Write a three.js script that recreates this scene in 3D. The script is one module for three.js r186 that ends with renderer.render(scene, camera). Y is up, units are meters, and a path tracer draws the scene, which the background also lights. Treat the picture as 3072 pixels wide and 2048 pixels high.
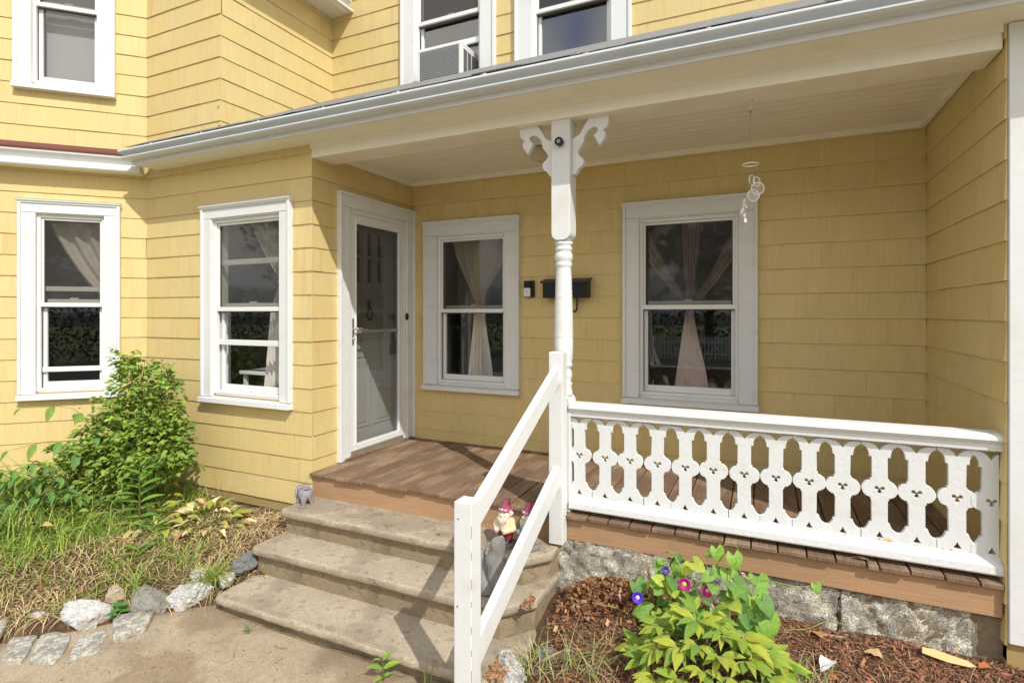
import * as THREE from 'three';
import { mergeGeometries, mergeVertices, toCreasedNormals } from 'three/addons/utils/BufferGeometryUtils.js';
import { RoundedBoxGeometry } from 'three/addons/geometries/RoundedBoxGeometry.js';
import { MarchingCubes } from 'three/addons/objects/MarchingCubes.js';

// ---------------------------------------------------------------- camera, sky, sun, exposure
const W = 1024, H = 682;
const scene = new THREE.Scene();
const camera = new THREE.PerspectiveCamera(2 * Math.atan(1024 / 1644) * 180 / Math.PI, W / H, 0.05, 400);
camera.position.set(0, 1.84, 0);
camera.rotation.set(0, 24.8 * Math.PI / 180, 0);
camera.setViewOffset(W, H, 0, 28, W, H);
camera.updateProjectionMatrix();
const renderer = new THREE.WebGLRenderer({ antialias: true });
renderer.setSize(W, H);
renderer.toneMapping = THREE.LinearToneMapping;
renderer.toneMappingExposure = 1.2;
renderer.shadowMap.enabled = true;
const SUN_DIR = new THREE.Vector3(1.32, 1.68, 1).normalize();
const sun = new THREE.DirectionalLight(new THREE.Color(1, 0.97, 0.9), 3.3);
sun.position.copy(SUN_DIR).multiplyScalar(30).add(new THREE.Vector3(-2, 1.5, -3));
sun.target.position.set(-2, 1.5, -3);
sun.castShadow = true; sun.shadow.mapSize.set(4096, 4096);
Object.assign(sun.shadow.camera, { left: -9, right: 9, top: 9, bottom: -9, near: 1, far: 70 });
scene.add(sun, sun.target);
const SKY = 0.78;

// ---------------------------------------------------------------- random numbers, noise
function rng(seed) { let a = seed >>> 0; return () => { a = (a + 0x6D2B79F5) | 0; let t = Math.imul(a ^ (a >>> 15), 1 | a); t = (t + Math.imul(t ^ (t >>> 7), 61 | t)) ^ t; return ((t ^ (t >>> 14)) >>> 0) / 4294967296; }; }
const R = rng(11);
const rr = (a, b, r = R) => a + (b - a) * r();
const clamp = (x, a = 0, b = 1) => Math.min(b, Math.max(a, x));
const mix = (a, b, t) => a + (b - a) * t;
const smooth = (a, b, x) => { const t = clamp((x - a) / (b - a)); return t * t * (3 - 2 * t); };
const hash = (x, y, s) => { let h = Math.imul(x, 374761393) + Math.imul(y, 668265263) + Math.imul(s, 1442695041); h = Math.imul(h ^ (h >>> 13), 1274126177); return ((h ^ (h >>> 16)) >>> 0) / 4294967296; };
function vn(x, y, px, py, s) {           // value noise that repeats after px, py cells
  const xi = Math.floor(x), yi = Math.floor(y), fx = x - xi, fy = y - yi, m = (a, n) => ((a % n) + n) % n;
  const u = fx * fx * (3 - 2 * fx), v = fy * fy * (3 - 2 * fy), x0 = m(xi, px), x1 = m(xi + 1, px), y0 = m(yi, py), y1 = m(yi + 1, py);
  return mix(mix(hash(x0, y0, s), hash(x1, y0, s), u), mix(hash(x0, y1, s), hash(x1, y1, s), u), v);
}
function fbm(u, v, fx, fy, oct, s) { let a = 0, w = 0.5, n = 0; for (let i = 0; i < oct; i++) { a += w * vn(u * fx, v * fy, fx, fy, s + i); n += w; w *= 0.5; fx *= 2; fy *= 2; } return a / n; }
const noise3 = (x, y, z, s = 0) => (vn(x + 50, y + z * 0.7 + 50, 997, 997, s) + vn(y + 80, z - x * 0.6 + 80, 997, 997, s + 5) + vn(z + 20, x + y * 0.5 + 90, 997, 997, s + 9)) / 3;

// ---------------------------------------------------------------- the sky
{
  const w = 1024, h = 512, d = new Float32Array(w * h * 4);
  for (let j = 0; j < h; j++) {
    const el = (j / (h - 1) - 0.5) * Math.PI, up = Math.max(0, Math.sin(el));
    for (let i = 0; i < w; i++) {
      const u = i / w, k = (j * w + i) * 4;
      const t = Math.pow(1 - up, 3);
      let r = mix(0.16, 0.75, t), g = mix(0.36, 0.9, t), b = mix(0.95, 1.08, t);
      const q = 1 / (0.25 + up);
      const c = fbm(u, j / h * 0.5 + 0.1 * q * 0.2, 10, 12, 6, 3);
      const cl = smooth(0.46, 0.64, c) * smooth(-0.02, 0.12, el);
      const shade = 1.1 + 0.9 * fbm(u, j / h, 24, 24, 4, 31);
      r = mix(r, shade, cl); g = mix(g, shade * 0.965, cl); b = mix(b, shade * 0.9, cl);
      if (el < 0) { const f = smooth(0, -0.15, el); r = mix(r, 0.25, f); g = mix(g, 0.24, f); b = mix(b, 0.2, f); }
      d[k] = r * SKY; d[k + 1] = g * SKY; d[k + 2] = b * SKY; d[k + 3] = 1;
    }
  }
  const t = new THREE.DataTexture(d, w, h, THREE.RGBAFormat, THREE.FloatType);
  t.mapping = THREE.EquirectangularReflectionMapping; t.magFilter = t.minFilter = THREE.LinearFilter; t.wrapS = THREE.RepeatWrapping; t.needsUpdate = true;
  scene.background = t; scene.environment = t;
}

// ---------------------------------------------------------------- textures
function tex(n, f, srgb = true) {
  const d = new Uint8Array(n * n * 4), o = [0, 0, 0];
  const enc = x => { x = clamp(x); return 255 * (srgb ? (x <= 0.0031308 ? 12.92 * x : 1.055 * Math.pow(x, 1 / 2.4) - 0.055) : x); };
  for (let j = 0; j < n; j++) for (let i = 0; i < n; i++) { f(i / n, j / n, o); const k = (j * n + i) * 4; d[k] = enc(o[0]); d[k + 1] = enc(o[1]); d[k + 2] = enc(o[2]); d[k + 3] = 255; }
  const t = new THREE.DataTexture(d, n, n, THREE.RGBAFormat); t.wrapS = t.wrapT = THREE.RepeatWrapping; t.magFilter = THREE.LinearFilter; t.minFilter = THREE.LinearMipmapLinearFilter; t.generateMipmaps = true;
  if (srgb) t.colorSpace = THREE.SRGBColorSpace; t.needsUpdate = true; return t;
}
const rep = (t, m, rot = 0) => { const c = t.clone(); c.repeat.set(1 / m, 1 / m); c.rotation = rot; c.needsUpdate = true; return c; };
const gray = (n, f) => tex(n, (u, v, o) => { o[0] = o[1] = o[2] = f(u, v); }, false);
const col = (o, c, k) => { o[0] = c[0] * k; o[1] = c[1] * k; o[2] = c[2] * k; };
const YEL = [0.655, 0.52, 0.24];
const T = {};
T.yellow = tex(1024, (u, v, o) => {
  const k = 0.95 + 0.06 * fbm(u, v, 3, 3, 4, 1) + 0.11 * (fbm(u, v, 120, 10, 2, 7) - 0.5) + 0.05 * (fbm(u, v, 12, 12, 4, 8) - 0.5), st = smooth(0.58, 0.8, fbm(u, v, 14, 2, 4, 21)) * 0.16;
  const dot = vn(u * 160, v * 160, 160, 160, 77) > 0.985 ? 0.72 : 1;
  col(o, YEL, k * dot); o[0] *= 1 - st * 0.5; o[1] *= 1 - st * 0.7; o[2] *= 1 - st;
});
T.yellowBump = gray(1024, (u, v) => 0.5 + 0.35 * (vn(u * 230 + 3 * fbm(u, v, 6, 6, 2, 5), v * 14, 230, 14, 2) - 0.5) + 0.4 * (fbm(u, v, 60, 60, 3, 9) - 0.5));
T.white = tex(1024, (u, v, o) => {
  const d = smooth(0.55, 0.85, fbm(u, v, 5, 5, 5, 12)), s = vn(u * 200, v * 200, 200, 200, 3) > 0.988 ? 0.6 : 1, g = 0.97 + 0.05 * fbm(u, v, 30, 30, 3, 17);
  o[0] = 0.70 * g * s * (1 - 0.06 * d); o[1] = 0.715 * g * s * (1 - 0.08 * d); o[2] = 0.72 * g * s * (1 - 0.14 * d);
});
T.whiteBump = gray(1024, (u, v) => 0.5 + 0.5 * (fbm(u, v, 24, 24, 5, 4) - 0.5) + 0.3 * (fbm(u, v, 150, 20, 2, 6) - 0.5));
T.concrete = tex(1024, (u, v, o) => {
  const k = 0.72 + 0.34 * fbm(u, v, 4, 4, 5, 41) + 0.16 * fbm(u, v, 40, 40, 3, 45), sp = vn(u * 240, v * 240, 240, 240, 5), s2 = vn(u * 110, v * 110, 110, 110, 6), damp = smooth(0.5, 0.66, fbm(u, v, 3, 3, 6, 44)), spot = smooth(0.64, 0.7, fbm(u, v, 16, 16, 4, 47));
  let m = k * (0.78 + 0.44 * sp); if (s2 > 0.92) m *= 0.6; if (s2 < 0.06) m *= 1.3;
  m *= (1 - 0.24 * damp) * (1 - 0.22 * spot);
  o[0] = 0.50 * m; o[1] = 0.415 * m; o[2] = 0.30 * m;
});
T.grainBump = gray(1024, (u, v) => 0.5 + 0.5 * (vn(u * 260, v * 260, 260, 260, 8) - 0.5) + 0.5 * (fbm(u, v, 12, 12, 5, 9) - 0.5));
T.deck = tex(1024, (u, v, o) => {
  const g = vn(u * 120 + 2 * fbm(u, v, 4, 3, 2, 3), v * 7, 120, 7, 51), f = fbm(u, v, 260, 16, 2, 53), wear = smooth(0.42, 0.66, fbm(u, v, 5, 3, 5, 55)), k = 0.75 + 0.3 * g + 0.2 * (f - 0.5);
  o[0] = mix(0.215, 0.33, wear) * k; o[1] = mix(0.135, 0.235, wear) * k; o[2] = mix(0.085, 0.155, wear) * k;
  const pale = vn(u * 90, v * 60, 90, 60, 57) > 0.965 && fbm(u, v, 6, 6, 2, 58) > 0.5; if (pale) { o[0] = 0.4; o[1] = 0.36; o[2] = 0.3; }
});
T.stain = tex(1024, (u, v, o) => {
  const g = fbm(u, v, 9, 120, 3, 61), m = fbm(u, v, 4, 8, 5, 63), k = 0.85 + 0.2 * g + 0.2 * (m - 0.5), kn = vn(u * 40, v * 40, 40, 40, 65) > 0.985 ? 0.6 : 1;
  col(o, [0.43, 0.258, 0.142], k * kn);
});
T.woodBump = gray(512, (u, v) => 0.5 + 0.6 * (vn(u * 90, v * 5, 90, 5, 71) - 0.5) + 0.3 * (fbm(u, v, 200, 14, 2, 72) - 0.5));
T.granite = tex(1024, (u, v, o) => {
  const a = vn(u * 190, v * 190, 190, 190, 81), b = vn(u * 110, v * 150, 110, 150, 82), m = fbm(u, v, 5, 5, 5, 83), rust = smooth(0.6, 0.8, fbm(u, v, 4, 4, 4, 84)) * 0.5;
  const bl = smooth(0.4, 0.62, fbm(u, v, 14, 14, 5, 86)); let k = 0.62 + 0.5 * m + 0.75 * bl * fbm(u, v, 45, 45, 3, 88) * 1.6; k *= a > 0.66 ? 1.3 : a < 0.36 ? 0.5 : 0.95; if (b < 0.2) k *= 0.5;
  o[0] = 0.56 * k; o[1] = 0.515 * k * (1 - 0.1 * rust); o[2] = 0.43 * k * (1 - 0.3 * rust);
});
T.quartz = tex(1024, (u, v, o) => {
  const v1 = Math.abs(fbm(u, v, 6, 6, 5, 91) - 0.5), v2 = Math.abs(fbm(u, v, 11, 9, 4, 93) - 0.5), rust = smooth(0.52, 0.72, fbm(u, v, 5, 5, 4, 95));
  const crack = smooth(0.0, 0.022, v1) * 0.45 + 0.55, c2 = smooth(0, 0.015, v2) * 0.3 + 0.7, k = crack * c2 * (0.9 + 0.2 * fbm(u, v, 60, 60, 2, 96));
  o[0] = mix(0.70, 0.60, rust) * k; o[1] = mix(0.69, 0.52, rust) * k; o[2] = mix(0.665, 0.42, rust) * k;
});
T.grayrock = tex(512, (u, v, o) => { const b = fbm(u, v, 4, 20, 5, 97), k = 0.6 + 0.8 * b; o[0] = 0.24 * k; o[1] = 0.25 * k; o[2] = 0.255 * k; });
T.soil = tex(1024, (u, v, o) => {
  const a = fbm(u, v, 8, 8, 5, 101), b = vn(u * 150, v * 150, 150, 150, 103), f = fbm(u, v, 60, 200, 2, 104), k = 0.55 + 0.6 * a + 0.5 * (b - 0.5), dry = smooth(0.5, 0.7, f);
  o[0] = mix(0.2, 0.36, dry * 0.7) * k; o[1] = mix(0.105, 0.23, dry * 0.7) * k; o[2] = mix(0.055, 0.12, dry * 0.7) * k;
});
T.dirt = tex(1024, (u, v, o) => {
  const a = fbm(u, v, 5, 5, 6, 111), b = vn(u * 260, v * 260, 260, 260, 113), c = vn(u * 130, v * 130, 130, 130, 114), pale = smooth(0.45, 0.62, fbm(u, v, 3, 3, 5, 115));
  const crk = Math.abs(fbm(u + 0.03 * a, v, 3, 3, 4, 118) - 0.5), cm = fbm(u, v, 4, 4, 3, 119);
  let k = 0.72 + 0.3 * a + 0.16 * fbm(u, v, 40, 40, 3, 117); k *= 0.82 + 0.36 * b; if (c > 0.94) k *= 0.55; if (c < 0.06) k *= 1.35; if (cm > 0.5) k *= 0.55 + 0.45 * smooth(0.001, 0.008, crk);
  o[0] = mix(0.33, 0.46, pale) * k; o[1] = mix(0.245, 0.37, pale) * k; o[2] = mix(0.155, 0.25, pale) * k;
});
T.roof = tex(512, (u, v, o) => { const a = vn(u * 120, v * 120, 120, 120, 121), k = 0.5 + a; o[0] = 0.2 * k; o[1] = 0.195 * k; o[2] = 0.19 * k; });
T.lawn = tex(512, (u, v, o) => { const a = fbm(u, v, 30, 30, 4, 131); o[0] = 0.19 * (0.6 + a); o[1] = 0.21 * (0.6 + a); o[2] = 0.09 * (0.6 + a); });
T.cloth = gray(256, (u, v) => 0.5 + 0.25 * Math.sin(u * 2 * Math.PI * 64) * Math.sin(v * 2 * Math.PI * 64));
T.screen = gray(256, (u, v) => (Math.floor(u * 128) % 2 === 0 || Math.floor(v * 128) % 2 === 0) ? 0.55 : 0.5);

const std = (o) => new THREE.MeshStandardMaterial(o), phy = (o) => new THREE.MeshPhysicalMaterial(o);
const M = {
  yellow: std({ map: rep(T.yellow, 1.3), bumpMap: rep(T.yellowBump, 0.55), bumpScale: 0.0016, roughness: 0.62 }),
  yellow2: std({ map: rep(T.yellow, 1.1), color: 0xfcfbf8, bumpMap: rep(T.yellowBump, 0.6), bumpScale: 0.0016, roughness: 0.62 }),
  yellow3: std({ map: rep(T.yellow, 1.5), color: 0xfffcf5, bumpMap: rep(T.yellowBump, 0.5), bumpScale: 0.0018, roughness: 0.6 }),
  backing: std({ color: new THREE.Color(0.36, 0.26, 0.11), roughness: 0.9 }),
  white: std({ map: rep(T.white, 0.9), bumpMap: rep(T.whiteBump, 0.5), bumpScale: 0.0012, roughness: 0.5 }),
  whiteOld: std({ map: rep(T.white, 0.5), bumpMap: rep(T.whiteBump, 0.4), bumpScale: 0.0022, roughness: 0.6 }),
  cream: std({ map: rep(T.white, 1.2), color: new THREE.Color(1.2, 1.14, 0.98), bumpMap: rep(T.whiteBump, 0.5), bumpScale: 0.0012, roughness: 0.6 }),
  vinyl: std({ color: new THREE.Color(0.74, 0.75, 0.75), roughness: 0.35 }),
  gutter: std({ map: rep(T.white, 1.5), color: 0xf6faff, roughness: 0.35 }),
  red: std({ color: new THREE.Color(0.22, 0.075, 0.05), map: rep(T.white, 0.3), roughness: 0.8 }),
  concrete: std({ map: rep(T.concrete, 0.75), bumpMap: rep(T.grainBump, 0.5), bumpScale: 0.007, roughness: 0.95 }),
  riser: std({ map: rep(T.concrete, 0.6), color: 0xd6d0c4, bumpMap: rep(T.grainBump, 0.4), bumpScale: 0.006, roughness: 0.95 }),
  deck: [0, 1, 2, 3].map(i => { const t = rep(T.deck, 0.9); t.offset.set(i * 0.31, i * 0.17); return std({ map: t, color: [0xffffff, 0xf6f2ee, 0xfffaf2, 0xf0ece8][i], bumpMap: rep(T.woodBump, 0.35), bumpScale: 0.0025, roughness: 0.8 }); }),
  stain: std({ map: rep(T.stain, 1.1), bumpMap: rep(T.woodBump, 0.4, Math.PI / 2), bumpScale: 0.001, roughness: 0.7 }),
  granite: std({ map: rep(T.granite, 0.55), bumpMap: rep(T.grainBump, 0.3), bumpScale: 0.008, roughness: 0.95 }),
  paver: std({ map: rep(T.granite, 0.25), color: 0xe2e4e6, bumpMap: rep(T.grainBump, 0.3), bumpScale: 0.003, roughness: 0.95 }),
  mortar: std({ map: rep(T.concrete, 0.4), color: 0xb8b4ac, roughness: 1 }),
  brick: std({ map: rep(T.soil, 0.4), color: 0xd8c8b8, roughness: 1 }),
  quartz: std({ map: rep(T.quartz, 0.5), bumpMap: rep(T.grainBump, 0.25), bumpScale: 0.006, roughness: 0.8 }),
  pinkrock: std({ map: rep(T.quartz, 0.4), color: 0xf0dcc4, bumpMap: rep(T.grainBump, 0.25), bumpScale: 0.006, roughness: 0.85 }),
  grayrock: std({ map: rep(T.grayrock, 0.3), bumpMap: rep(T.grainBump, 0.25), bumpScale: 0.006, roughness: 0.8 }),
  soil: std({ map: rep(T.soil, 0.7), bumpMap: rep(T.grainBump, 0.35), bumpScale: 0.02, roughness: 1 }),
  dirt: std({ map: rep(T.dirt, 1.2), bumpMap: rep(T.grainBump, 0.6), bumpScale: 0.006, roughness: 1 }),
  roof: std({ map: rep(T.roof, 0.5), roughness: 1 }),
  lawn: std({ map: rep(T.lawn, 3), roughness: 1 }),
  asphalt: std({ map: rep(T.roof, 0.8), color: 0xb0b0b0, roughness: 1 }),
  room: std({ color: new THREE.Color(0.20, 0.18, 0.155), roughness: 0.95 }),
  blind: std({ color: new THREE.Color(0.24, 0.24, 0.235), roughness: 0.9 }),
  curtain: phy({ color: new THREE.Color(0.78, 0.75, 0.71), roughness: 0.95, transmission: 0.25, thickness: 0, side: THREE.DoubleSide, bumpMap: rep(T.cloth, 0.1), bumpScale: 0.0004 }),
  curtainPink: phy({ color: new THREE.Color(0.60, 0.48, 0.44), roughness: 0.95, transmission: 0.25, thickness: 0, side: THREE.DoubleSide }),
  glass: phy({ color: 0xffffff, transmission: 1, thickness: 0, roughness: 0.01, ior: 1.75 }),
  glassScreen: phy({ color: new THREE.Color(0.56, 0.54, 0.5), transmission: 0.94, thickness: 0, roughness: 0.04, ior: 1.5 }),
  glassMirror: phy({ color: 0xffffff, transmission: 1, thickness: 0, roughness: 0.01, ior: 2.4 }),
  black: std({ color: new THREE.Color(0.012, 0.012, 0.013), roughness: 0.4, metalness: 0.3 }),
  blackMatte: std({ color: new THREE.Color(0.015, 0.015, 0.015), roughness: 0.8 }),
  seal: std({ color: new THREE.Color(0.10, 0.09, 0.08), roughness: 0.8 }),
  silver: std({ color: new THREE.Color(0.55, 0.53, 0.5), roughness: 0.3, metalness: 0.9 }),
  pewter: std({ color: new THREE.Color(0.12, 0.12, 0.12), roughness: 0.45, metalness: 0.7 }),
  doorWhite: std({ map: rep(T.white, 1), color: 0xe8eaec, roughness: 0.45 }),
  alu: std({ color: new THREE.Color(0.34, 0.32, 0.29), roughness: 0.5, metalness: 0.5 }),
  ac: std({ color: new THREE.Color(0.72, 0.72, 0.70), roughness: 0.5 }),
  acGrey: std({ color: new THREE.Color(0.38, 0.39, 0.40), roughness: 0.6, metalness: 0.4 }),
  plaster: std({ color: new THREE.Color(0.45, 0.44, 0.415), bumpMap: rep(T.grainBump, 0.08), bumpScale: 0.006, roughness: 0.9 }),
};
M.yellows = [M.yellow, M.yellow2, M.yellow3];

// ---------------------------------------------------------------- building helpers
const used = {};
function numbered(n) { if (!(n in used)) { used[n] = 0; return n; } used[n]++; return `${n}_${String(used[n]).padStart(3, '0')}`; }
function tag(o, label, category, group) { o.userData = { ...o.userData, label, category }; if (group) o.userData.group = group; return o; }
function thing(name, label, category, pos = [0, 0, 0], rot = 0, group) { const o = new THREE.Group(); o.name = numbered(name); o.position.set(...pos); o.rotation.y = rot; scene.add(o); return tag(o, label, category, group); }
function grp(name, parent, pos = [0, 0, 0], rot = 0) { const o = new THREE.Group(); o.name = name; o.position.set(...pos); o.rotation.y = rot; parent.add(o); return o; }
function uvs(g, du = 0, dv = 0) {        // uv in metres from position and face direction
  if (g.index) g = g.toNonIndexed();
  const p = g.attributes.position, n = p.count, uv = new Float32Array(n * 2), a = new THREE.Vector3(), b = new THREE.Vector3(), c = new THREE.Vector3();
  for (let i = 0; i < n; i += 3) {
    a.fromBufferAttribute(p, i); b.fromBufferAttribute(p, i + 1).sub(a); c.fromBufferAttribute(p, i + 2).sub(a); b.cross(c);
    const x = Math.abs(b.x), y = Math.abs(b.y), z = Math.abs(b.z), ax = x > y && x > z ? 0 : y > z ? 1 : 2;
    for (let k = i; k < i + 3; k++) { const X = p.getX(k), Y = p.getY(k), Z = p.getZ(k); uv[2 * k] = (ax === 0 ? Z : X) + du; uv[2 * k + 1] = (ax === 1 ? Z : Y) + dv; }
  }
  g.setAttribute('uv', new THREE.BufferAttribute(uv, 2)); return g;
}
function prep(g) { if (g.index) g = g.toNonIndexed(); for (const k of Object.keys(g.attributes)) if (!['position', 'normal', 'color'].includes(k)) g.deleteAttribute(k); if (!g.attributes.normal) g.computeVertexNormals(); return g; }
function join(list) { const l = list.map(prep); const cl = l.some(g => g.attributes.color); if (cl) for (const g of l) if (!g.attributes.color) g.setAttribute('color', new THREE.BufferAttribute(new Float32Array(g.attributes.position.count * 3).fill(1), 3)); return uvs(l.length > 1 ? mergeGeometries(l) : l[0], R() * 3, R() * 3); }
function mesh(name, list, mat, parent) { const g = list.isBufferGeometry ? list : join(list); const m = new THREE.Mesh(g, mat); m.name = parent === scene ? numbered(name) : name; m.castShadow = m.receiveShadow = true; parent.add(m); return m; }
const box = (x0, x1, y0, y1, z0, z1) => new THREE.BoxGeometry(x1 - x0, y1 - y0, z1 - z0).translate((x0 + x1) / 2, (y0 + y1) / 2, (z0 + z1) / 2);
const rbox = (x0, x1, y0, y1, z0, z1, r = 0.004) => new RoundedBoxGeometry(x1 - x0, y1 - y0, z1 - z0, 1, Math.min(r, (x1 - x0) / 2.1, (y1 - y0) / 2.1, (z1 - z0) / 2.1)).translate((x0 + x1) / 2, (y0 + y1) / 2, (z0 + z1) / 2);
const cyl = (r0, r1, h, x, y, z, seg = 16) => new THREE.CylinderGeometry(r1, r0, h, seg).translate(x, y + h / 2, z);
const sph = (r, x, y, z, sx = 1, sy = 1, sz = 1, n = 14) => new THREE.SphereGeometry(r, n, Math.max(6, n * 0.7 | 0)).scale(sx, sy, sz).translate(x, y, z);
const V = (x, y, z) => new THREE.Vector3(x, y, z);
function tube(pts, r, seg = 12, rad = 6) { return new THREE.TubeGeometry(new THREE.CatmullRomCurve3(pts), seg, r, rad, false); }
function taper(pts, r0, r1, seg = 10, rad = 5) { const g = tube(pts, 1, seg, rad), p = g.attributes.position, c = new THREE.CatmullRomCurve3(pts); for (let i = 0; i <= seg; i++) { const q = c.getPointAt(i / seg), r = mix(r0, r1, i / seg); for (let k = 0; k <= rad; k++) { const n = i * (rad + 1) + k; p.setXYZ(n, q.x + (p.getX(n) - q.x) * r, q.y + (p.getY(n) - q.y) * r, q.z + (p.getZ(n) - q.z) * r); } } return g; }
function poly(pts) { const s = new THREE.Shape(); pts.forEach((p, i) => i ? s.lineTo(p[0], p[1]) : s.moveTo(p[0], p[1])); s.closePath(); return s; }
function extr(pts, depth, bevel = 0, holes = []) { const s = pts instanceof THREE.Shape ? pts : poly(pts); for (const h of holes) s.holes.push(poly(h)); return new THREE.ExtrudeGeometry(s, { depth: depth - 2 * bevel, bevelEnabled: bevel > 0, bevelSize: bevel, bevelThickness: bevel, bevelOffset: -bevel, bevelSegments: 1, curveSegments: 10, steps: 1 }).translate(0, 0, bevel); }
function alongX(prof, x0, x1) {          // profile [z, y] run along x
  return new THREE.ExtrudeGeometry(poly(prof.map(p => [-p[0], p[1]])), { depth: x1 - x0, bevelEnabled: false }).rotateY(Math.PI / 2).translate(x0, 0, 0);
}
function sdf(fn, c, half, res, maxPoly = 60000) {   // an isosurface of a distance function, smooth normals
  const mc = new MarchingCubes(res, M.plaster, false, false, maxPoly); mc.isolation = 0;
  const s = mc.size, h = s / 2;
  for (let k = 0; k < s; k++) for (let j = 0; j < s; j++) for (let i = 0; i < s; i++) mc.field[i + j * s + k * s * s] = -fn(c[0] + (i - h) / h * half, c[1] + (j - h) / h * half, c[2] + (k - h) / h * half);
  mc.update();
  const n = mc.count, g = new THREE.BufferGeometry(), P = new Float32Array(n * 3), N = new Float32Array(n * 3);
  for (let i = 0; i < n; i++) for (let a = 0; a < 3; a++) { P[i * 3 + a] = mc.positionArray[i * 3 + a] * half + c[a]; N[i * 3 + a] = mc.normalArray[i * 3 + a]; }
  g.setAttribute('position', new THREE.BufferAttribute(P, 3)); g.setAttribute('normal', new THREE.BufferAttribute(N, 3));
  return g;
}
const smin = (a, b, k) => { const h = clamp(0.5 + 0.5 * (b - a) / k); return mix(b, a, h) - k * h * (1 - h); };
const ell = (x, y, z, c, r) => { const q = Math.hypot((x - c[0]) / r[0], (y - c[1]) / r[1], (z - c[2]) / r[2]); return (q - 1) * Math.min(r[0], r[1], r[2]); };
function cap(x, y, z, a, b, r0, r1) { const dx = b[0] - a[0], dy = b[1] - a[1], dz = b[2] - a[2], t = clamp(((x - a[0]) * dx + (y - a[1]) * dy + (z - a[2]) * dz) / (dx * dx + dy * dy + dz * dz)); return Math.hypot(x - a[0] - t * dx, y - a[1] - t * dy, z - a[2] - t * dz) - mix(r0, r1, t); }

// ---------------------------------------------------------------- ground heights
const bedD = (x, z) => -0.694 * (x + 3.0) - 0.72 * (z + 2.45);
const hPath = (x, z) => 0.012 * (fbm(x * 0.1 + 5, z * 0.1 + 5, 10, 10, 4, 201) - 0.5) + 0.02 * smooth(-2.6, -3.0, x) * smooth(-1.6, -2.2, z);
const hLeft = (x, z) => { const d = bedD(x, z), n = fbm(x * 0.1 + 7, z * 0.1 + 7, 40, 40, 4, 203) - 0.5; return mix(-0.06, 0.05, smooth(-0.12, 0.05, d)) + 0.23 * smooth(-0.02, 0.6, d) + 0.05 * n + 0.07 * smooth(-2.35, -2.75, z) * smooth(-3.6, -3.1, x) * smooth(-0.05, 0.1, d); };
const hRight = (x, z) => { const n = fbm(x * 0.1 + 3, z * 0.1 + 3, 40, 40, 4, 207) - 0.5, t = smooth(-2.1, -3.1, z), e = smooth(-1.25, -0.75, x); return mix(-0.03, mix(-0.02, 0.05, e) + t * mix(0.16, 0.225, e) + 0.045 * n, smooth(-1.68, -2.05, z)); };
function patch(name, x0, x1, z0, z1, step, h, mat) {
  const nx = Math.ceil((x1 - x0) / step), nz = Math.ceil((z1 - z0) / step), g = new THREE.PlaneGeometry(x1 - x0, z1 - z0, nx, nz).rotateX(-Math.PI / 2).translate((x0 + x1) / 2, 0, (z0 + z1) / 2), p = g.attributes.position, uv = g.attributes.uv;
  for (let i = 0; i < p.count; i++) { const x = p.getX(i), z = p.getZ(i); p.setY(i, h(x, z)); uv.setXY(i, x, z); }
  g.computeVertexNormals(); const m = new THREE.Mesh(g, mat); m.name = name; m.castShadow = m.receiveShadow = true; m.userData.kind = 'structure'; scene.add(m); return m;
}
{
  const g = new THREE.PlaneGeometry(160, 160, 1, 1).rotateX(-Math.PI / 2).translate(0, -0.09, 0); uvs(g);
  const lawn = mesh('ground', join([g]), M.lawn, scene); lawn.userData.kind = 'structure';
  const st = mesh('road', join([new THREE.PlaneGeometry(160, 7).rotateX(-Math.PI / 2).translate(0, -0.05, 10)]), M.asphalt, scene); st.userData.kind = 'structure';
}
const path = patch('path', -8, 8, -2.6, 6.4, 0.06, hPath, M.dirt);
patch('garden_soil', -8, -2.85, -3.2, 0.2, 0.03, hLeft, M.soil);
patch('mulch_bed', -1.6, 4, -3.3, -1.6, 0.025, hRight, M.soil);

// ---------------------------------------------------------------- the house
const house = thing('house', 'yellow shingled two storey house with white trimmed windows and angled bay', 'house');
const PITCH = 0.1785, DECK = 0.64;
const shingleCache = {};
function shingleGeo(w, h, v) {
  const key = `${Math.round(w * 1000)}_${Math.round(h * 1000)}_${v}`;
  if (shingleCache[key]) return shingleCache[key];
  const r = rng(key.length * 31 + v * 977 + Math.round(w * 1e4)), b = 0.0105 + 0.0009 * (v - 1), t = 0.003;
  const y0 = (v - 1) * 0.0004;
  const P = [[0, y0, 0], [w, y0 + rr(-0.001, 0.001, r), 0], [w, h, 0], [0, h, 0], [0, y0, b], [w, y0, b], [w, h, t], [0, h, t]];
  const F = [[4, 5, 6, 7], [0, 1, 5, 4], [1, 2, 6, 5], [3, 0, 4, 7], [2, 3, 7, 6]], pos = [];
  for (const f of F) for (const k of [0, 1, 2, 0, 2, 3]) pos.push(...P[f[k]]);
  const g = new THREE.BufferGeometry(); g.setAttribute('position', new THREE.Float32BufferAttribute(pos, 3)); g.computeVertexNormals();
  return shingleCache[key] = uvs(g, v * 0.37 + w, v * 0.71 + h * 3);
}
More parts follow.
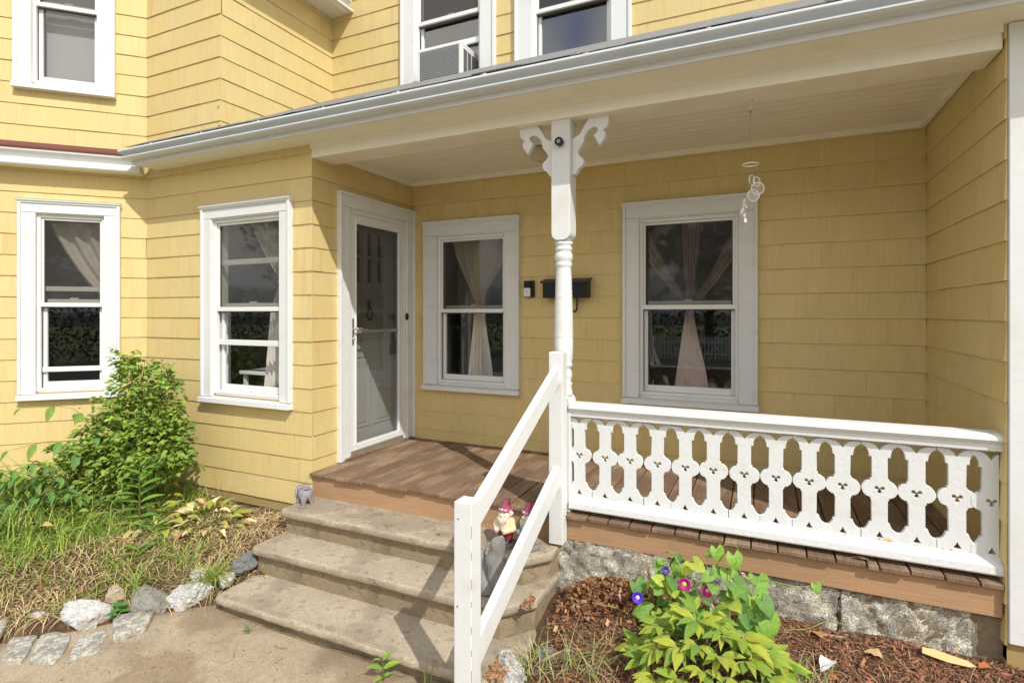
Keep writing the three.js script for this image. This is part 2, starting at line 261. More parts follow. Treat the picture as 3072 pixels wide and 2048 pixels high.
function sided(name, pos, rot, len, y0, y1, holes, phase, opt = {}) {
  const wall = grp(name, house, pos, rot);
  const s = poly([[0, opt.base ?? y0], [len, opt.base ?? y0], [len, y1], [0, y1]]);
  for (const h of holes) if (!opt.nohole) s.holes.push(poly([[h[0] + 0.1, h[2] + 0.06], [h[0] + 0.1, h[3] - 0.1], [h[1] - 0.1, h[3] - 0.1], [h[1] - 0.1, h[2] + 0.06]]));
  mesh('sheathing', join([new THREE.ExtrudeGeometry(s, { depth: 0.1, bevelEnabled: false }).translate(0, 0, -0.1)]), M.backing, wall);
  const r = rng(pos[0] * 100 + rot * 77 + y0 * 13 + 5000), ex = opt.extend ?? 0.012;
  let row = 0;
  for (let y = y0 + ((phase - y0) % PITCH + PITCH) % PITCH - PITCH; y < y1 - 0.004; y += PITCH, row++) {
    const ya = Math.max(y, y0), yb = Math.min(y + PITCH, y1); if (yb - ya < 0.012) continue;
    let x = -(opt.first ?? 0.35) * r() - (row % 2) * 0.17;
    while (x < len + ex - 0.004) {
      const L = 0.343 + rr(-0.006, 0.006, r), xa = Math.max(x, 0), xb = Math.min(x + L, len + ex); x += L;
      if (xb - xa < 0.012) continue;
      let rects = [[xa, xb - 0.0005, ya, yb]];
      for (const h0 of holes) {
        const h = [h0[0] + 0.03, h0[1] - 0.03, h0[2] + 0.025, h0[3] - 0.03], out = [];
        for (const q of rects) {
          if (q[1] <= h[0] || q[0] >= h[1] || q[3] <= h[2] || q[2] >= h[3]) { out.push(q); continue; }
          if (q[0] < h[0]) out.push([q[0], h[0], q[2], q[3]]);
          if (q[1] > h[1]) out.push([h[1], q[1], q[2], q[3]]);
          const a = Math.max(q[0], h[0]), b = Math.min(q[1], h[1]);
          if (q[3] > h[3]) out.push([a, b, h[3], q[3]]);
          if (q[2] < h[2]) out.push([a, b, q[2], h[2]]);
        }
        rects = out;
      }
      for (const q of rects) if (q[1] - q[0] > 0.008 && q[3] - q[2] > 0.008) {
        const v = Math.floor(r() * 3), m = mesh('shingle', shingleGeo(q[1] - q[0], q[3] - q[2] - 0.001, v), M.yellows[Math.floor(r() * 3)], wall);
        m.position.set(q[0], q[2] + rr(-0.0006, 0.0006, r), 0.001); m.rotation.z = rr(-0.0014, 0.0014, r);
      }
    }
  }
  return wall;
}
const A45 = Math.PI / 4, LEN_A = 1.75, LX = -5.10 - LEN_A * Math.SQRT1_2, LZ = -3.13 + LEN_A * Math.SQRT1_2;
const sA = x => LEN_A - (-5.10 - x) * Math.SQRT2;        // distance along the angled wall for a world x
const P0 = 0.377, PU = 3.447;
const winA = [sA(-5.755), sA(-5.245), 1.1, 2.815], winUA = [sA(-5.777), sA(-5.272), 3.745, 5.5];
sided('bay_wall', [LX, 0, LZ], A45, LEN_A, 0.375, 3.2, [winA], P0, { extend: 0, base: 0.3 });
sided('bay_wall', [LX, 0, LZ], A45, LEN_A, 3.2, 5.6, [winUA], PU, { extend: 0 });
sided('front_wall', [-5.10, 0, -3.13], 0, 1.98, 0.375, 3.2, [[0.785, 1.79, 1.1, 2.74]], P0, { base: 0.3 });
sided('front_wall', [-5.10, 0, -3.13], 0, 0.97, 3.2, 5.6, [], PU);
sided('side_wall', [-4.13, 0, -3.13], Math.PI / 2, 1.30, 3.2, 5.6, [], PU, { extend: 0 });
sided('upper_wall', [-4.13, 0, -4.43], 0, 6.5, 3.2, 5.6, [[0.907, 1.925, 3.9, 5.5], [2.13, 3.148, 3.9, 5.5]], PU, { extend: 0 });
sided('door_wall', [-3.12, 0, -3.13], Math.PI / 2, 1.30, 0.375, 3.2, [[0.268, 1.296, 0.3, 2.82]], P0, { extend: 0, nohole: true, base: 2.9 });
sided('porch_wall', [-3.12, 0, -4.43], 0, 4.085, 0.6, 3.2, [[0.165, 1.152, 1.1, 2.705], [2.08, 3.068, 1.1, 2.725]], P0, { extend: 0, base: 0.3 });
sided('porch_side_wall', [0.972, 0, -4.43], -Math.PI / 2, 1.31, 0.375, 3.2, [], P0, { extend: 0.012, base: 0.3 });
sided('right_front_wall', [0.972, 0, -3.12], 0, 3.0, 0.39, 3.2, [], P0, { base: 0.2 });
sided('left_front_wall', [LX - 2.2, 0, LZ], 0, 2.2, 0.375, 5.6, [], P0, { base: 0.3 });
// wall behind the door: two jamb strips and a head
mesh('door_wall_sheathing', join([box(-3.22, -3.12, 0.3, 2.9, -3.5, -3.13), box(-3.22, -3.12, 0.3, 2.9, -4.43, -4.33), box(-3.22, -3.12, 2.72, 2.9, -4.33, -3.5)]), M.backing, house);
// lowest siding strip on the porch side ends, dark base below the siding
mesh('foundation', join([box(-5.1, -3.13, 0.02, 0.372, -3.3, -3.145)]), M.brick, house);
for (let i = 0; i < 9; i++) { const x = -5.06 + i * 0.215; mesh('brick', join([rbox(x, x + 0.205, 0.30, 0.368, -3.16, -3.138, 0.004)]), M.brick, house); mesh('brick', join([rbox(x + 0.1, x + 0.305 > -3.1 ? -3.12 : x + 0.305, 0.222, 0.29, -3.16, -3.137, 0.004)]), M.brick, house); }
mesh('foundation', join([box(0, LEN_A, 0.02, 0.372, -0.15, -0.02)]), M.brick, grp('bay_base', house, [LX, 0, LZ], A45));
// floors, roof and the far walls that keep the rooms dark
{
  const gp = [[LX - 2.2, LZ], [LX, LZ], [-5.1, -3.13], [-3.13, -3.13], [-3.13, -4.44], [0.965, -4.44], [0.965, -3.09], [3.965, -3.09], [3.965, -8], [LX - 2.2, -8]], up = [[LX - 2.2, LZ], [LX, LZ], [-5.1, -3.13], [-4.14, -3.13], [-4.14, -4.44], [3.965, -4.44], [3.965, -8], [LX - 2.2, -8]];
  const slab = (pts, y, d, inset) => new THREE.ExtrudeGeometry(poly(pts.map(p => [p[0], -p[1]])), { depth: d, bevelEnabled: false }).rotateX(-Math.PI / 2).translate(0, y, -inset);
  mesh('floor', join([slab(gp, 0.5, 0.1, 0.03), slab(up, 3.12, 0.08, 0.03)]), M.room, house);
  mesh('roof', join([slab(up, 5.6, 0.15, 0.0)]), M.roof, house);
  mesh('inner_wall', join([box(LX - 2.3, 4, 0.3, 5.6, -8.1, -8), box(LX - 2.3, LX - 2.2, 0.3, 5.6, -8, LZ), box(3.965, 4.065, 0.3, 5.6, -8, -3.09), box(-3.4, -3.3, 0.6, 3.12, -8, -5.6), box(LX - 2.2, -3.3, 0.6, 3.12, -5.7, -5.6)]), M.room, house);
}

// ---------------------------------------------------------------- windows
const glassPane = (name, x0, x1, y0, y1, z, mat, parent) => mesh(name, join([new THREE.PlaneGeometry(x1 - x0, y1 - y0).translate((x0 + x1) / 2, (y0 + y1) / 2, z)]), mat, parent);
function windowUnit(pos, rot, o) {       // x0..x1, y0..y1 the outer casing with its sill, in the wall's own axes
  const g = grp('window', house, pos, rot), { x0, x1, y0, y1 } = o, cw = o.cw ?? 0.115, mt = o.mat ?? M.white, d = 0.036;
  const a = x0 + cw, b = x1 - cw, top = y1 - cw - 0.005, bot = y0 + 0.07;
  const casing = [rbox(x0, a, y0 + 0.05, y1 - cw, 0, d), rbox(b, x1, y0 + 0.05, y1 - cw, 0, d), rbox(x0, x1, y1 - cw + 0.0015, y1 - 0.012, 0, d + 0.001)];
  casing.push(rbox(x0 - 0.006, x0 + 0.02, y0 + 0.05, y1 - 0.03, 0, d + 0.014, 0.006), rbox(x1 - 0.02, x1 + 0.006, y0 + 0.05, y1 - 0.03, 0, d + 0.014, 0.006));
  const crown = [[0, y1 - 0.034], [d + 0.012, y1 - 0.034], [d + 0.014, y1 - 0.022], [d + 0.024, y1 - 0.016], [d + 0.026, y1 - 0.006], [d + 0.03, y1], [0, y1]];
  casing.push(alongX(crown, x0 - 0.012, x1 + 0.012));
  casing.push(rbox(a - 0.013, a + 0.003, bot, top + 0.01, -0.01, d - 0.008), rbox(b - 0.003, b + 0.013, bot, top + 0.01, -0.01, d - 0.008), rbox(a + 0.002, b - 0.002, top - 0.003, top + 0.011, -0.01, d - 0.009));
  mesh('casing', join(casing), mt, g);
  mesh('sill', join([new THREE.ExtrudeGeometry(poly([[0.1, y0 + 0.052], [-0.02, y0 + 0.048], [-0.068, y0 + 0.04], [-0.070, y0 + 0.004], [0.0, y0], [0.0, y0 + 0.02], [0.1, y0 + 0.02]].map(p => [p[0], p[1]])), { depth: x1 - x0 + 0.02, bevelEnabled: false }).rotateY(Math.PI / 2).translate(x0 - 0.01, 0, 0)]), mt, g);
  // jamb lining
  mesh('jamb', join([box(a - 0.012, a, bot - 0.03, top + 0.012, -0.13, -0.011), box(b, b + 0.012, bot - 0.03, top + 0.012, -0.13, -0.011), box(a, b, top, top + 0.012, -0.13, -0.011), box(a, b, bot - 0.03, bot + 0.001, -0.13, -0.006)]), mt, g);
  // storm frame
  const sf = 0.026, mid = o.mid;
  mesh('storm_frame', join([rbox(a, a + sf, bot, top, -0.03, 0.002), rbox(b - sf, b, bot, top, -0.03, 0.002), rbox(a + sf, b - sf, top - 0.03, top, -0.03, 0.003), rbox(a + sf - 0.002, b - sf + 0.002, bot + 0.002, bot + 0.026, -0.05, -0.004)]), M.vinyl, g);
  const l = a + sf, r = b - sf;
  // upper sash or screen
  const us = g;
  mesh('sash_frame', join([rbox(l, l + 0.018, mid, top - 0.03, -0.04, -0.012), rbox(r - 0.018, r, mid, top - 0.03, -0.04, -0.012), rbox(l + 0.018, r - 0.018, top - 0.05, top - 0.03, -0.04, -0.013), rbox(l - 0.006, r + 0.006, mid - 0.018, mid + 0.018, -0.042, 0.0)]), M.vinyl, us);
  glassPane('pane', l + 0.018, r - 0.018, mid + 0.018, top - 0.05, -0.028, o.upperGlass ?? M.glassScreen, us);
  mesh('seal', join([box(l, r, mid - 0.026, mid - 0.018, -0.05, -0.02), box(l + 0.018, l + 0.022, mid + 0.018, top - 0.05, -0.034, -0.02), box(r - 0.022, r - 0.018, mid + 0.018, top - 0.05, -0.034, -0.02)]), M.seal, us);
  const ls = g, lb = bot + 0.027, z = -0.075;
  mesh('sash_frame', join([rbox(l, l + 0.03, lb, mid - 0.01, z, z + 0.03), rbox(r - 0.03, r, lb, mid - 0.01, z, z + 0.03), rbox(l + 0.03, r - 0.03, lb, lb + 0.05, z, z + 0.031), rbox(l + 0.03, r - 0.03, mid + 0.02, mid + 0.05, z, z + 0.03), ...(o.bars ?? []).map(q => rbox(l + 0.004, r - 0.004, q[0] - q[1] / 2, q[0] + q[1] / 2, q[0] > mid ? -0.062 : -0.045, q[0] > mid ? -0.034 : -0.018))]), M.vinyl, ls);
  glassPane('pane', l + 0.03, r - 0.03, lb + 0.05, mid + 0.02, z + 0.014, o.lowerGlass ?? M.glass, ls);
  if (o.blind) mesh('blind', join([box(l + 0.01, r - 0.01, lb + 0.04, top - 0.03, -0.16, -0.155)]), M.blind, g);
  mesh('latch', join([rbox((l + r) / 2 - 0.03, (l + r) / 2 + 0.03, mid + 0.05, mid + 0.062, z, z + 0.03)]), M.vinyl, g);
  return g;
}
windowUnit([LX, 0, LZ], A45, { x0: winA[0], x1: winA[1], y0: 1.1, y1: 2.815, mid: 1.915, bars: [[2.055, 0.042], [1.355, 0.042]] });
windowUnit([LX, 0, LZ], A45, { x0: winUA[0], x1: winUA[1], y0: 3.745, y1: 5.5, mid: 4.5, blind: true, lowerGlass: M.glass });
windowUnit([-5.10, 0, -3.13], 0, { x0: 0.785, x1: 1.79, y0: 1.1, y1: 2.74, mid: 1.875, bars: [[2.265, 0.045], [1.60, 0.045]], cw: 0.112 });
windowUnit([-3.12, 0, -4.43], 0, { x0: 0.165, x1: 1.152, y0: 1.118, y1: 2.705, mid: 1.865, cw: 0.135, mat: M.whiteOld });
windowUnit([-3.12, 0, -4.43], 0, { x0: 2.08, x1: 3.068, y0: 1.118, y1: 2.725, mid: 1.89, cw: 0.125, mat: M.whiteOld });
windowUnit([-4.13, 0, -4.43], 0, { x0: 0.907, x1: 1.925, y0: 3.9, y1: 5.5, mid: 4.63, cw: 0.15, lowerGlass: M.glassMirror, bars: [[4.37, 0.05]] });
windowUnit([-4.13, 0, -4.43], 0, { x0: 2.13, x1: 3.148, y0: 3.9, y1: 5.5, mid: 4.47, cw: 0.16, lowerGlass: M.glassMirror });

// ---------------------------------------------------------------- the front door, in the door wall's axes (x runs into the porch, z towards it)
{
  const g = grp('door', house, [-3.12, 0, -3.13], Math.PI / 2), X0 = 0.27, X1 = 1.294, B0 = 0.645, TP = 2.82, cw = 0.115;
  const cs = [rbox(X0, X0 + cw, B0, TP - cw, 0, 0.034), rbox(X1 - cw, X1, B0, TP - cw, 0, 0.034), rbox(X0, X1, TP - cw + 0.0015, TP, 0, 0.035), rbox(X0 - 0.006, X0 + 0.018, B0, TP - 0.02, 0, 0.047, 0.005), rbox(X1 - 0.018, X1 + 0.004, B0, TP - 0.02, 0, 0.047, 0.005), rbox(X0 - 0.006, X1 + 0.004, TP - 0.02, TP + 0.006, 0, 0.05, 0.005)];
  cs.push(rbox(X0 + cw - 0.012, X0 + cw + 0.03, B0, TP - cw, -0.02, 0.02), rbox(X1 - cw - 0.03, X1 - cw + 0.012, B0, TP - cw, -0.02, 0.02), rbox(X0 + cw + 0.03, X1 - cw - 0.03, TP - cw - 0.04, TP - cw + 0.002, -0.02, 0.021));
  mesh('casing', join(cs), M.whiteOld, g);
  mesh('jamb', join([box(X0 + cw - 0.002, X0 + cw + 0.03, B0, TP - cw, -0.16, -0.021), box(X1 - cw - 0.03, X1 - cw + 0.002, B0, TP - cw, -0.16, -0.021), box(X0 + cw + 0.03, X1 - cw - 0.03, TP - cw - 0.04, TP - cw, -0.16, -0.021)]), M.doorWhite, g);
  const a = X0 + cw + 0.03, b = X1 - cw - 0.03, t = TP - cw - 0.04, s = g, f = 0.062;
  mesh('storm_frame', join([rbox(a, a + f, B0 + 0.01, t, -0.03, 0.01), rbox(b - f, b, B0 + 0.01, t, -0.03, 0.01), rbox(a + f, b - f, t - f, t, -0.03, 0.011), rbox(a + f, b - f, B0 + 0.05, B0 + 0.10, -0.03, 0.011), rbox(a + f - 0.004, a + f + 0.012, B0 + 0.09, t - f + 0.006, -0.01, 0.017), rbox(b - f - 0.012, b - f + 0.004, B0 + 0.09, t - f + 0.006, -0.01, 0.017), rbox(a + f, b - f, t - f - 0.012, t - f + 0.003, -0.01, 0.0165)]), M.vinyl, s);
  mesh('kick_plate', join([rbox(a + 0.005, b - 0.005, B0 + 0.004, B0 + 0.052, -0.02, 0.013)]), M.alu, s);
  mesh('rail', join([rbox(a + f, b - f, 1.672, 1.70, -0.02, 0.0)]), M.alu, s);
  glassPane('pane', a + f, b - f, 1.70, t - f, -0.012, phy({ color: new THREE.Color(0.42, 0.41, 0.38), transmission: 0.96, thickness: 0, roughness: 0.04, ior: 1.5 }), s);
  glassPane('pane', a + f, b - f, B0 + 0.10, 1.672, -0.014, phy({ color: new THREE.Color(0.66, 0.66, 0.64), transmission: 1, thickness: 0, roughness: 0.02, ior: 1.7 }), s);
  mesh('handle', join([rbox(a + 0.018, a + 0.04, 1.58, 1.80, 0.01, 0.018, 0.006), tube([V(a + 0.03, 1.71, 0.016), V(a + 0.035, 1.712, 0.055), V(a + 0.07, 1.715, 0.062), V(a + 0.12, 1.70, 0.06), V(a + 0.16, 1.705, 0.055)], 0.008, 20, 8), sph(0.012, a + 0.03, 1.63, 0.02)]), M.silver, s);
  mesh('strike', join([sph(0.022, b + 0.03, 1.81, 0.03, 1, 1.6, 0.6)]), M.black, s);
  // inner door
  const dz = -0.105, dl = [], win = [], dw = g, c0 = a - 0.02, c1 = b + 0.02;
  const lx = [[0.60, 0.683], [0.745, 0.837], [0.886, 0.97]], ly = [[2.35, 2.562], [2.113, 2.325]];
  const holes = []; for (const q of lx) for (const w of ly) holes.push([[q[0], w[0]], [q[0], w[1]], [q[1], w[1]], [q[1], w[0]]]);
  dl.push(extr([[c0, B0], [c1, B0], [c1, t + 0.03], [c0, t + 0.03]], 0.04, 0, holes).translate(0, 0, dz - 0.02));
  const pn = (x0, x1, y0, y1) => { dl.push(rbox(x0, x1, y0, y0 + 0.012, dz + 0.018, dz + 0.028), rbox(x0, x1, y1 - 0.012, y1, dz + 0.018, dz + 0.028), rbox(x0, x0 + 0.012, y0 + 0.012, y1 - 0.012, dz + 0.018, dz + 0.028), rbox(x1 - 0.012, x1, y0 + 0.012, y1 - 0.012, dz + 0.018, dz + 0.028), rbox(x0 + 0.035, x1 - 0.035, y0 + 0.035, y1 - 0.035, dz + 0.016, dz + 0.026, 0.008)); };
  pn(0.52, 0.76, 0.85, 1.47); pn(0.82, 1.06, 0.85, 1.47); pn(0.60, 0.99, 1.6, 2.0);
  mesh('door_leaf', join(dl), M.doorWhite, dw);
  for (const q of lx) for (const w of ly) glassPane('pane', q[0], q[1], w[0], w[1], dz, M.glass, dw);
  mesh('knocker', join([sph(0.02, 0.75, 1.93, dz + 0.035, 1, 1.6, 0.7), sph(0.028, 0.75, 1.88, dz + 0.035, 1.1, 1, 0.6), new THREE.TorusGeometry(0.036, 0.008, 8, 20).scale(1, 1.3, 1).translate(0.75, 1.835, dz + 0.045), sph(0.014, 0.75, 1.787, dz + 0.045)]), M.pewter, dw);
  mesh('peephole', join([new THREE.CylinderGeometry(0.035, 0.03, 0.03, 16).rotateX(Math.PI / 2).translate(1.07, 1.81, dz + 0.035)]), M.pewter, dw);
  mesh('lock', join([rbox(1.055, 1.12, 1.46, 1.56, dz + 0.02, dz + 0.07, 0.01), rbox(1.07, 1.105, 1.56, 1.66, dz + 0.02, dz + 0.045, 0.008), new THREE.TorusGeometry(0.03, 0.006, 8, 16).translate(1.088, 1.575, dz + 0.05)]), M.black, dw);
  mesh('threshold', join([rbox(X0 + 0.05, X1 - 0.05, DECK + 0.001, B0 + 0.018, -0.16, 0.05)]), M.deck[1], g);
}

// ---------------------------------------------------------------- cornice on the angled bay, eave above, corner board
{
  const g = grp('cornice', house, [LX, 0, LZ], A45), L1 = LEN_A - 0.02;
  mesh('soffit', join([alongX([[0.0, 3.08], [0.155, 3.08], [0.155, 3.10], [0, 3.10]], -0.05, L1)]), M.cream, g);
  mesh('cornice_board', join([alongX([[0.02, 3.1005], [0.16, 3.086], [0.162, 3.13], [0.125, 3.135], [0.13, 3.155], [0.15, 3.18], [0.172, 3.19], [0.176, 3.205], [0.02, 3.205]], -0.05, L1)]), M.whiteOld, g);
  mesh('flashing', join([alongX([[0.03, 3.206], [0.178, 3.206], [0.182, 3.225], [0.17, 3.258], [0.15, 3.268], [0.014, 3.29]], -0.05, L1 - 0.1)]), M.red, g);
}
{
  const g = grp('eave', house);
  mesh('soffit', join([box(-4.118, -3.83, 4.925, 4.945, -4.415, -3.0)]), M.white, g);
  mesh('crown_molding', join([extr([[-3.93, 4.926], [-3.9, 4.912], [-3.87, 4.93], [-3.84, 4.975], [-3.81, 5.0], [-3.80, 5.05], [-3.99, 5.05]], 1.36, 0).translate(0, 0, -4.36)]), M.white, g);
}
mesh('corner_board', join([rbox(0.9735, 1.12, 0.39, 3.115, -3.122, -3.096)]), M.white, house);

// ---------------------------------------------------------------- the porch
const porch = thing('porch', 'covered front porch with brown plank deck, white ceiling and turned post', 'porch', [0, 0, 0]);
{
  const deck = grp('deck', porch); let x = -3.115, i = 0;
  while (x < 0.95) {
    const w = i === 28 ? 0.05 : 0.128 + rr(-0.006, 0.006), x1 = Math.min(x + w, 0.962), gap = x > -1.7 ? 0.007 : 0.0025, zf = -3.098 + rr(-0.009, 0.009), m = x > -1.2 ? [0, 1, 3, 1][i % 4] : i % 4;
    const g = new RoundedBoxGeometry(x1 - x - gap, 0.024, 1.33, 1, 0.005); g.translate((x + x1) / 2, DECK - 0.012 + (x > -1.7 ? rr(-0.0015, 0.0015) : rr(-0.0006, 0.0006)), zf - 0.665);
    mesh('plank', join([g]), M.deck[m], deck); x = x1; i++;
  }
  mesh('joists', join([box(-3.1, 0.95, 0.45, 0.60, -4.42, -3.2)]), M.backing, deck);
  const f = grp('fascia', porch);
  mesh('fascia_board', join([rbox(-3.118, -1.17, 0.455, 0.613, -3.166, -3.128, 0.003)]), M.stain, f);
  mesh('fascia_board', join([rbox(-1.165, 0.962, 0.482, 0.6135, -3.168, -3.13, 0.003)]), M.stain, f);
}
function lump(x0, x1, y0, y1, z0, z1, r, amp, seed, n = 10) {   // a rough-faced block
  const sg = (a, b) => Math.min(60, Math.max(3, Math.round((b - a) / 0.016))), g = mergeVertices(new THREE.BoxGeometry(x1 - x0, y1 - y0, z1 - z0, sg(x0, x1), sg(y0, y1), 4).deleteAttribute('normal').deleteAttribute('uv')), p = g.attributes.position;
  for (let i = 0; i < p.count; i++) { const X = p.getX(i), Y = p.getY(i), Z = p.getZ(i), k = 30, d = amp * (noise3(X * k + seed, Y * k, Z * k, seed) - 0.5) * 2 + amp * 0.6 * (noise3(X * k * 3, Y * k * 3 + seed, Z * k * 3, seed + 3) - 0.5) * 2; p.setXYZ(i, X + d * Math.sign(X) * 0.4, Y + d * 0.5, Z + d); }
  g.computeVertexNormals(); return g.translate((x0 + x1) / 2, (y0 + y1) / 2, (z0 + z1) / 2);
}
{
  const g = grp('stone_base', porch);
  [[-1.16, -0.47, 0.02], [-0.462, 0.332, 0.0], [0.338, 0.86, -0.005], [0.87, 1.3, -0.02]].forEach(([a, b, o], i) => mesh('foundation_stone', join([lump(a, b, 0.05, 0.478 - (i === 3 ? 0.1 : 0), -3.5, -3.15 + o, 0.02, 0.026, i * 7 + 3, 22)]), M.granite, g));
  mesh('mortar', join([lump(-1.2, 1.3, 0.0, 0.475, -3.45, -3.164, 0.01, 0.01, 77, 14)]), M.mortar, g);
  // column: square head, turned shaft, square foot
  const c = grp('column', porch, [-1.127, 0, -3.2]), prof = [[0.0, 1.33], [0.05, 1.33], [0.056, 1.354], [0.05, 1.37], [0.047, 1.39], [0.052, 1.405], [0.052, 1.415], [0.042, 1.425], [0.05, 1.445], [0.053, 1.465], [0.047, 1.49], [0.04, 1.505], [0.052, 1.515], [0.055, 1.527], [0.048, 1.54], [0.0535, 1.555], [0.0575, 1.62], [0.0585, 1.685], [0.055, 1.69], [0.0585, 1.698], [0.0585, 1.712], [0.055, 1.717], [0.058, 1.722], [0.0555, 1.84], [0.0535, 1.925], [0.0505, 1.93], [0.053, 1.936], [0.053, 1.952], [0.05, 1.957], [0.052, 1.963], [0.049, 2.06], [0.0455, 2.11], [0.0455, 2.125], [0.051, 2.132], [0.052, 2.145], [0.048, 2.152], [0.047, 2.158], [0.054, 2.172], [0.0565, 2.188], [0.054, 2.204], [0.046, 2.215], [0.046, 2.222], [0.053, 2.23], [0.0535, 2.24], [0.047, 2.248], [0.046, 2.258], [0.054, 2.266], [0.055, 2.28], [0.0, 2.286]].map(p => new THREE.Vector2(p[0], p[1]));
  mesh('turned_shaft', join([new THREE.LatheGeometry(prof, 32)]), M.white, c);
  const ro = (y0, y1, up) => { // square block whose inner end is rounded to the shaft, front and sides
    const s = new THREE.Shape(), w = 0.06, a = up ? y0 : y1, e = up ? y1 : y0, k = up ? 1 : -1;
    s.moveTo(-w, e); s.lineTo(-w, a + k * 0.05); s.quadraticCurveTo(-w, a + k * 0.012, -0.022, a); s.lineTo(0.022, a); s.quadraticCurveTo(w, a + k * 0.012, w, a + k * 0.05); s.lineTo(w, e); s.closePath();
    return extr(s, 0.12, 0.003).translate(0, 0, -0.06);
  };
  mesh('block', join([ro(2.285, 3.02, true)]), M.white, c);
  mesh('block', join([ro(0.642, 1.345, false)]), M.white, c);
  const br = [[0, 0], [0.104, 0], [0.075, -0.045], [0.049, -0.09], [0, -0.117], [0, -0.337], [0.023, -0.331], [0.041, -0.302], [0.064, -0.286], [0.073, -0.262], [0.07, -0.245], [0.043, -0.222], [0.034, -0.2], [0.05, -0.175], [0.071, -0.148], [0.078, -0.11], [0.096, -0.082], [0.12, -0.066], [0.141, -0.062], [0.158, -0.072], [0.16, -0.088], [0.134, -0.115], [0.15, -0.14], [0.17, -0.178], [0.186, -0.155], [0.2, -0.14], [0.209, -0.108], [0.194, -0.088], [0.218, -0.07], [0.226, -0.045], [0.228, 0], [0.215, 0.0], [0.106, 0.0]];
  const bs = br.slice(4, -1); bs.unshift([0.104, -0.002], [0.075, -0.045], [0.049, -0.09]);
  const shape = [[0.0, -0.117], ...br.slice(5, 31), [0.106, -0.001], [0.077, -0.045], [0.05, -0.092]];
  mesh('bracket', join([extr(shape, 0.045, 0.003).translate(0.061, 3.018, -0.0225)]), M.white, c);
  const left = extr(shape, 0.045, 0.003).translate(0.061, 3.018, -0.0225).applyMatrix4(new THREE.Matrix4().makeRotationY(Math.PI));
  mesh('bracket', join([left]), M.white, c);
  // beam, soffit, ceiling
  mesh('beam', join([rbox(-3.115, 0.96, 3.015, 3.108, -3.352, -3.122, 0.004)]), M.cream, porch);
  mesh('frieze', join([box(-3.115, 0.96, 3.085, 3.118, -3.121, -3.108)]), M.cream, porch);
  mesh('soffit', join([box(-4.93, 3.9, 3.118, 3.135, -3.5, -2.905)]), M.cream, porch);
  const ce = grp('ceiling', porch); let z = -3.352, i = 0;
  while (z > -4.42) { const z1 = Math.max(z - 0.0895, -4.425); mesh('ceiling_board', join([extr([[-z1 - 0.0012, 0], [-z + 0.0012, 0], [-z + 0.0042, -0.0035], [-z1 - 0.0042, -0.0035]].map(p => [p[0], -p[1]]), 4.08, 0).rotateY(Math.PI / 2).translate(-3.118, 3.099, 0)]), M.cream, ce); z = z1; }
  mesh('molding', join([box(-3.1, 0.95, 3.062, 3.102, -4.415, -4.39), box(-3.108, -3.085, 3.062, 3.1015, -4.39, -3.352), box(0.93, 0.955, 3.062, 3.1015, -4.39, -3.352)]), M.cream, ce);
  mesh('ceiling_backing', join([box(-3.12, 0.96, 3.106, 3.116, -4.43, -3.352)]), M.backing, ce);
  // roof over the porch with its drip edge of shingles
  const rf = grp('porch_roof', porch), roofPart = (x0, x1, zb) => extr([[2.86, 3.226], [2.86, 3.252], [-zb, 3.252 + 0.53 * (-zb - 2.86)], [-zb, 3.226 + 0.53 * (-zb - 2.86)]], x1 - x0, 0).rotateY(Math.PI / 2).translate(x0, 0, 0);
  mesh('roof_deck', join([roofPart(-4.92, -4.135, -3.118), roofPart(-4.13, 3.9, -4.418)]), M.roof, rf);
  for (let k = 0; k < 29; k++) { const a = -4.93 + k * 0.305, y = rr(-0.004, 0.004); mesh('roof_shingle', join([extr([[2.842 + rr(-0.006, 0.006), 3.246 + y], [2.842, 3.2525 + y], [2.99, 3.331 + y], [2.99, 3.3225 + y]], 0.302).rotateY(Math.PI / 2).translate(a, 0, 0)]), M.roof, rf); }
  mesh('fascia_board', join([box(-4.93, 3.9, 3.112, 3.225, -2.918, -2.9)]), M.white, porch);
  // gutter: ogee trough, open at the top
  const gt = grp('gutter', porch);
  const outer = [[-2.899, 3.212], [-2.899, 3.146], [-2.838, 3.146], [-2.830, 3.150], [-2.820, 3.156], [-2.820, 3.163], [-2.828, 3.168], [-2.848, 3.174], [-2.852, 3.184], [-2.844, 3.194], [-2.826, 3.2], [-2.804, 3.202], [-2.800, 3.207], [-2.801, 3.218], [-2.806, 3.2195], [-2.808, 3.207], [-2.83, 3.204], [-2.85, 3.196], [-2.857, 3.184], [-2.854, 3.172], [-2.836, 3.164], [-2.84, 3.152], [-2.895, 3.150], [-2.895, 3.212]];
  mesh('trough', join([alongX(outer, -4.968, 3.9)]), M.gutter, gt);
  mesh('end_cap', join([alongX([[-2.899, 3.212], [-2.899, 3.146], [-2.838, 3.146], [-2.828, 3.156], [-2.842, 3.174], [-2.838, 3.186], [-2.806, 3.203], [-2.804, 3.212]], -4.971, -4.9675)]), M.gutter, gt);
  for (let k = 0; k < 11; k++) { const x = -4.6 + k * 0.62; mesh('hanger', join([rbox(x, x + 0.022, 3.216, 3.2205, -2.9, -2.799, 0.002), rbox(x, x + 0.02, 3.2195, 3.245, -2.85, -2.842, 0.002)]), M.vinyl, gt); }
}
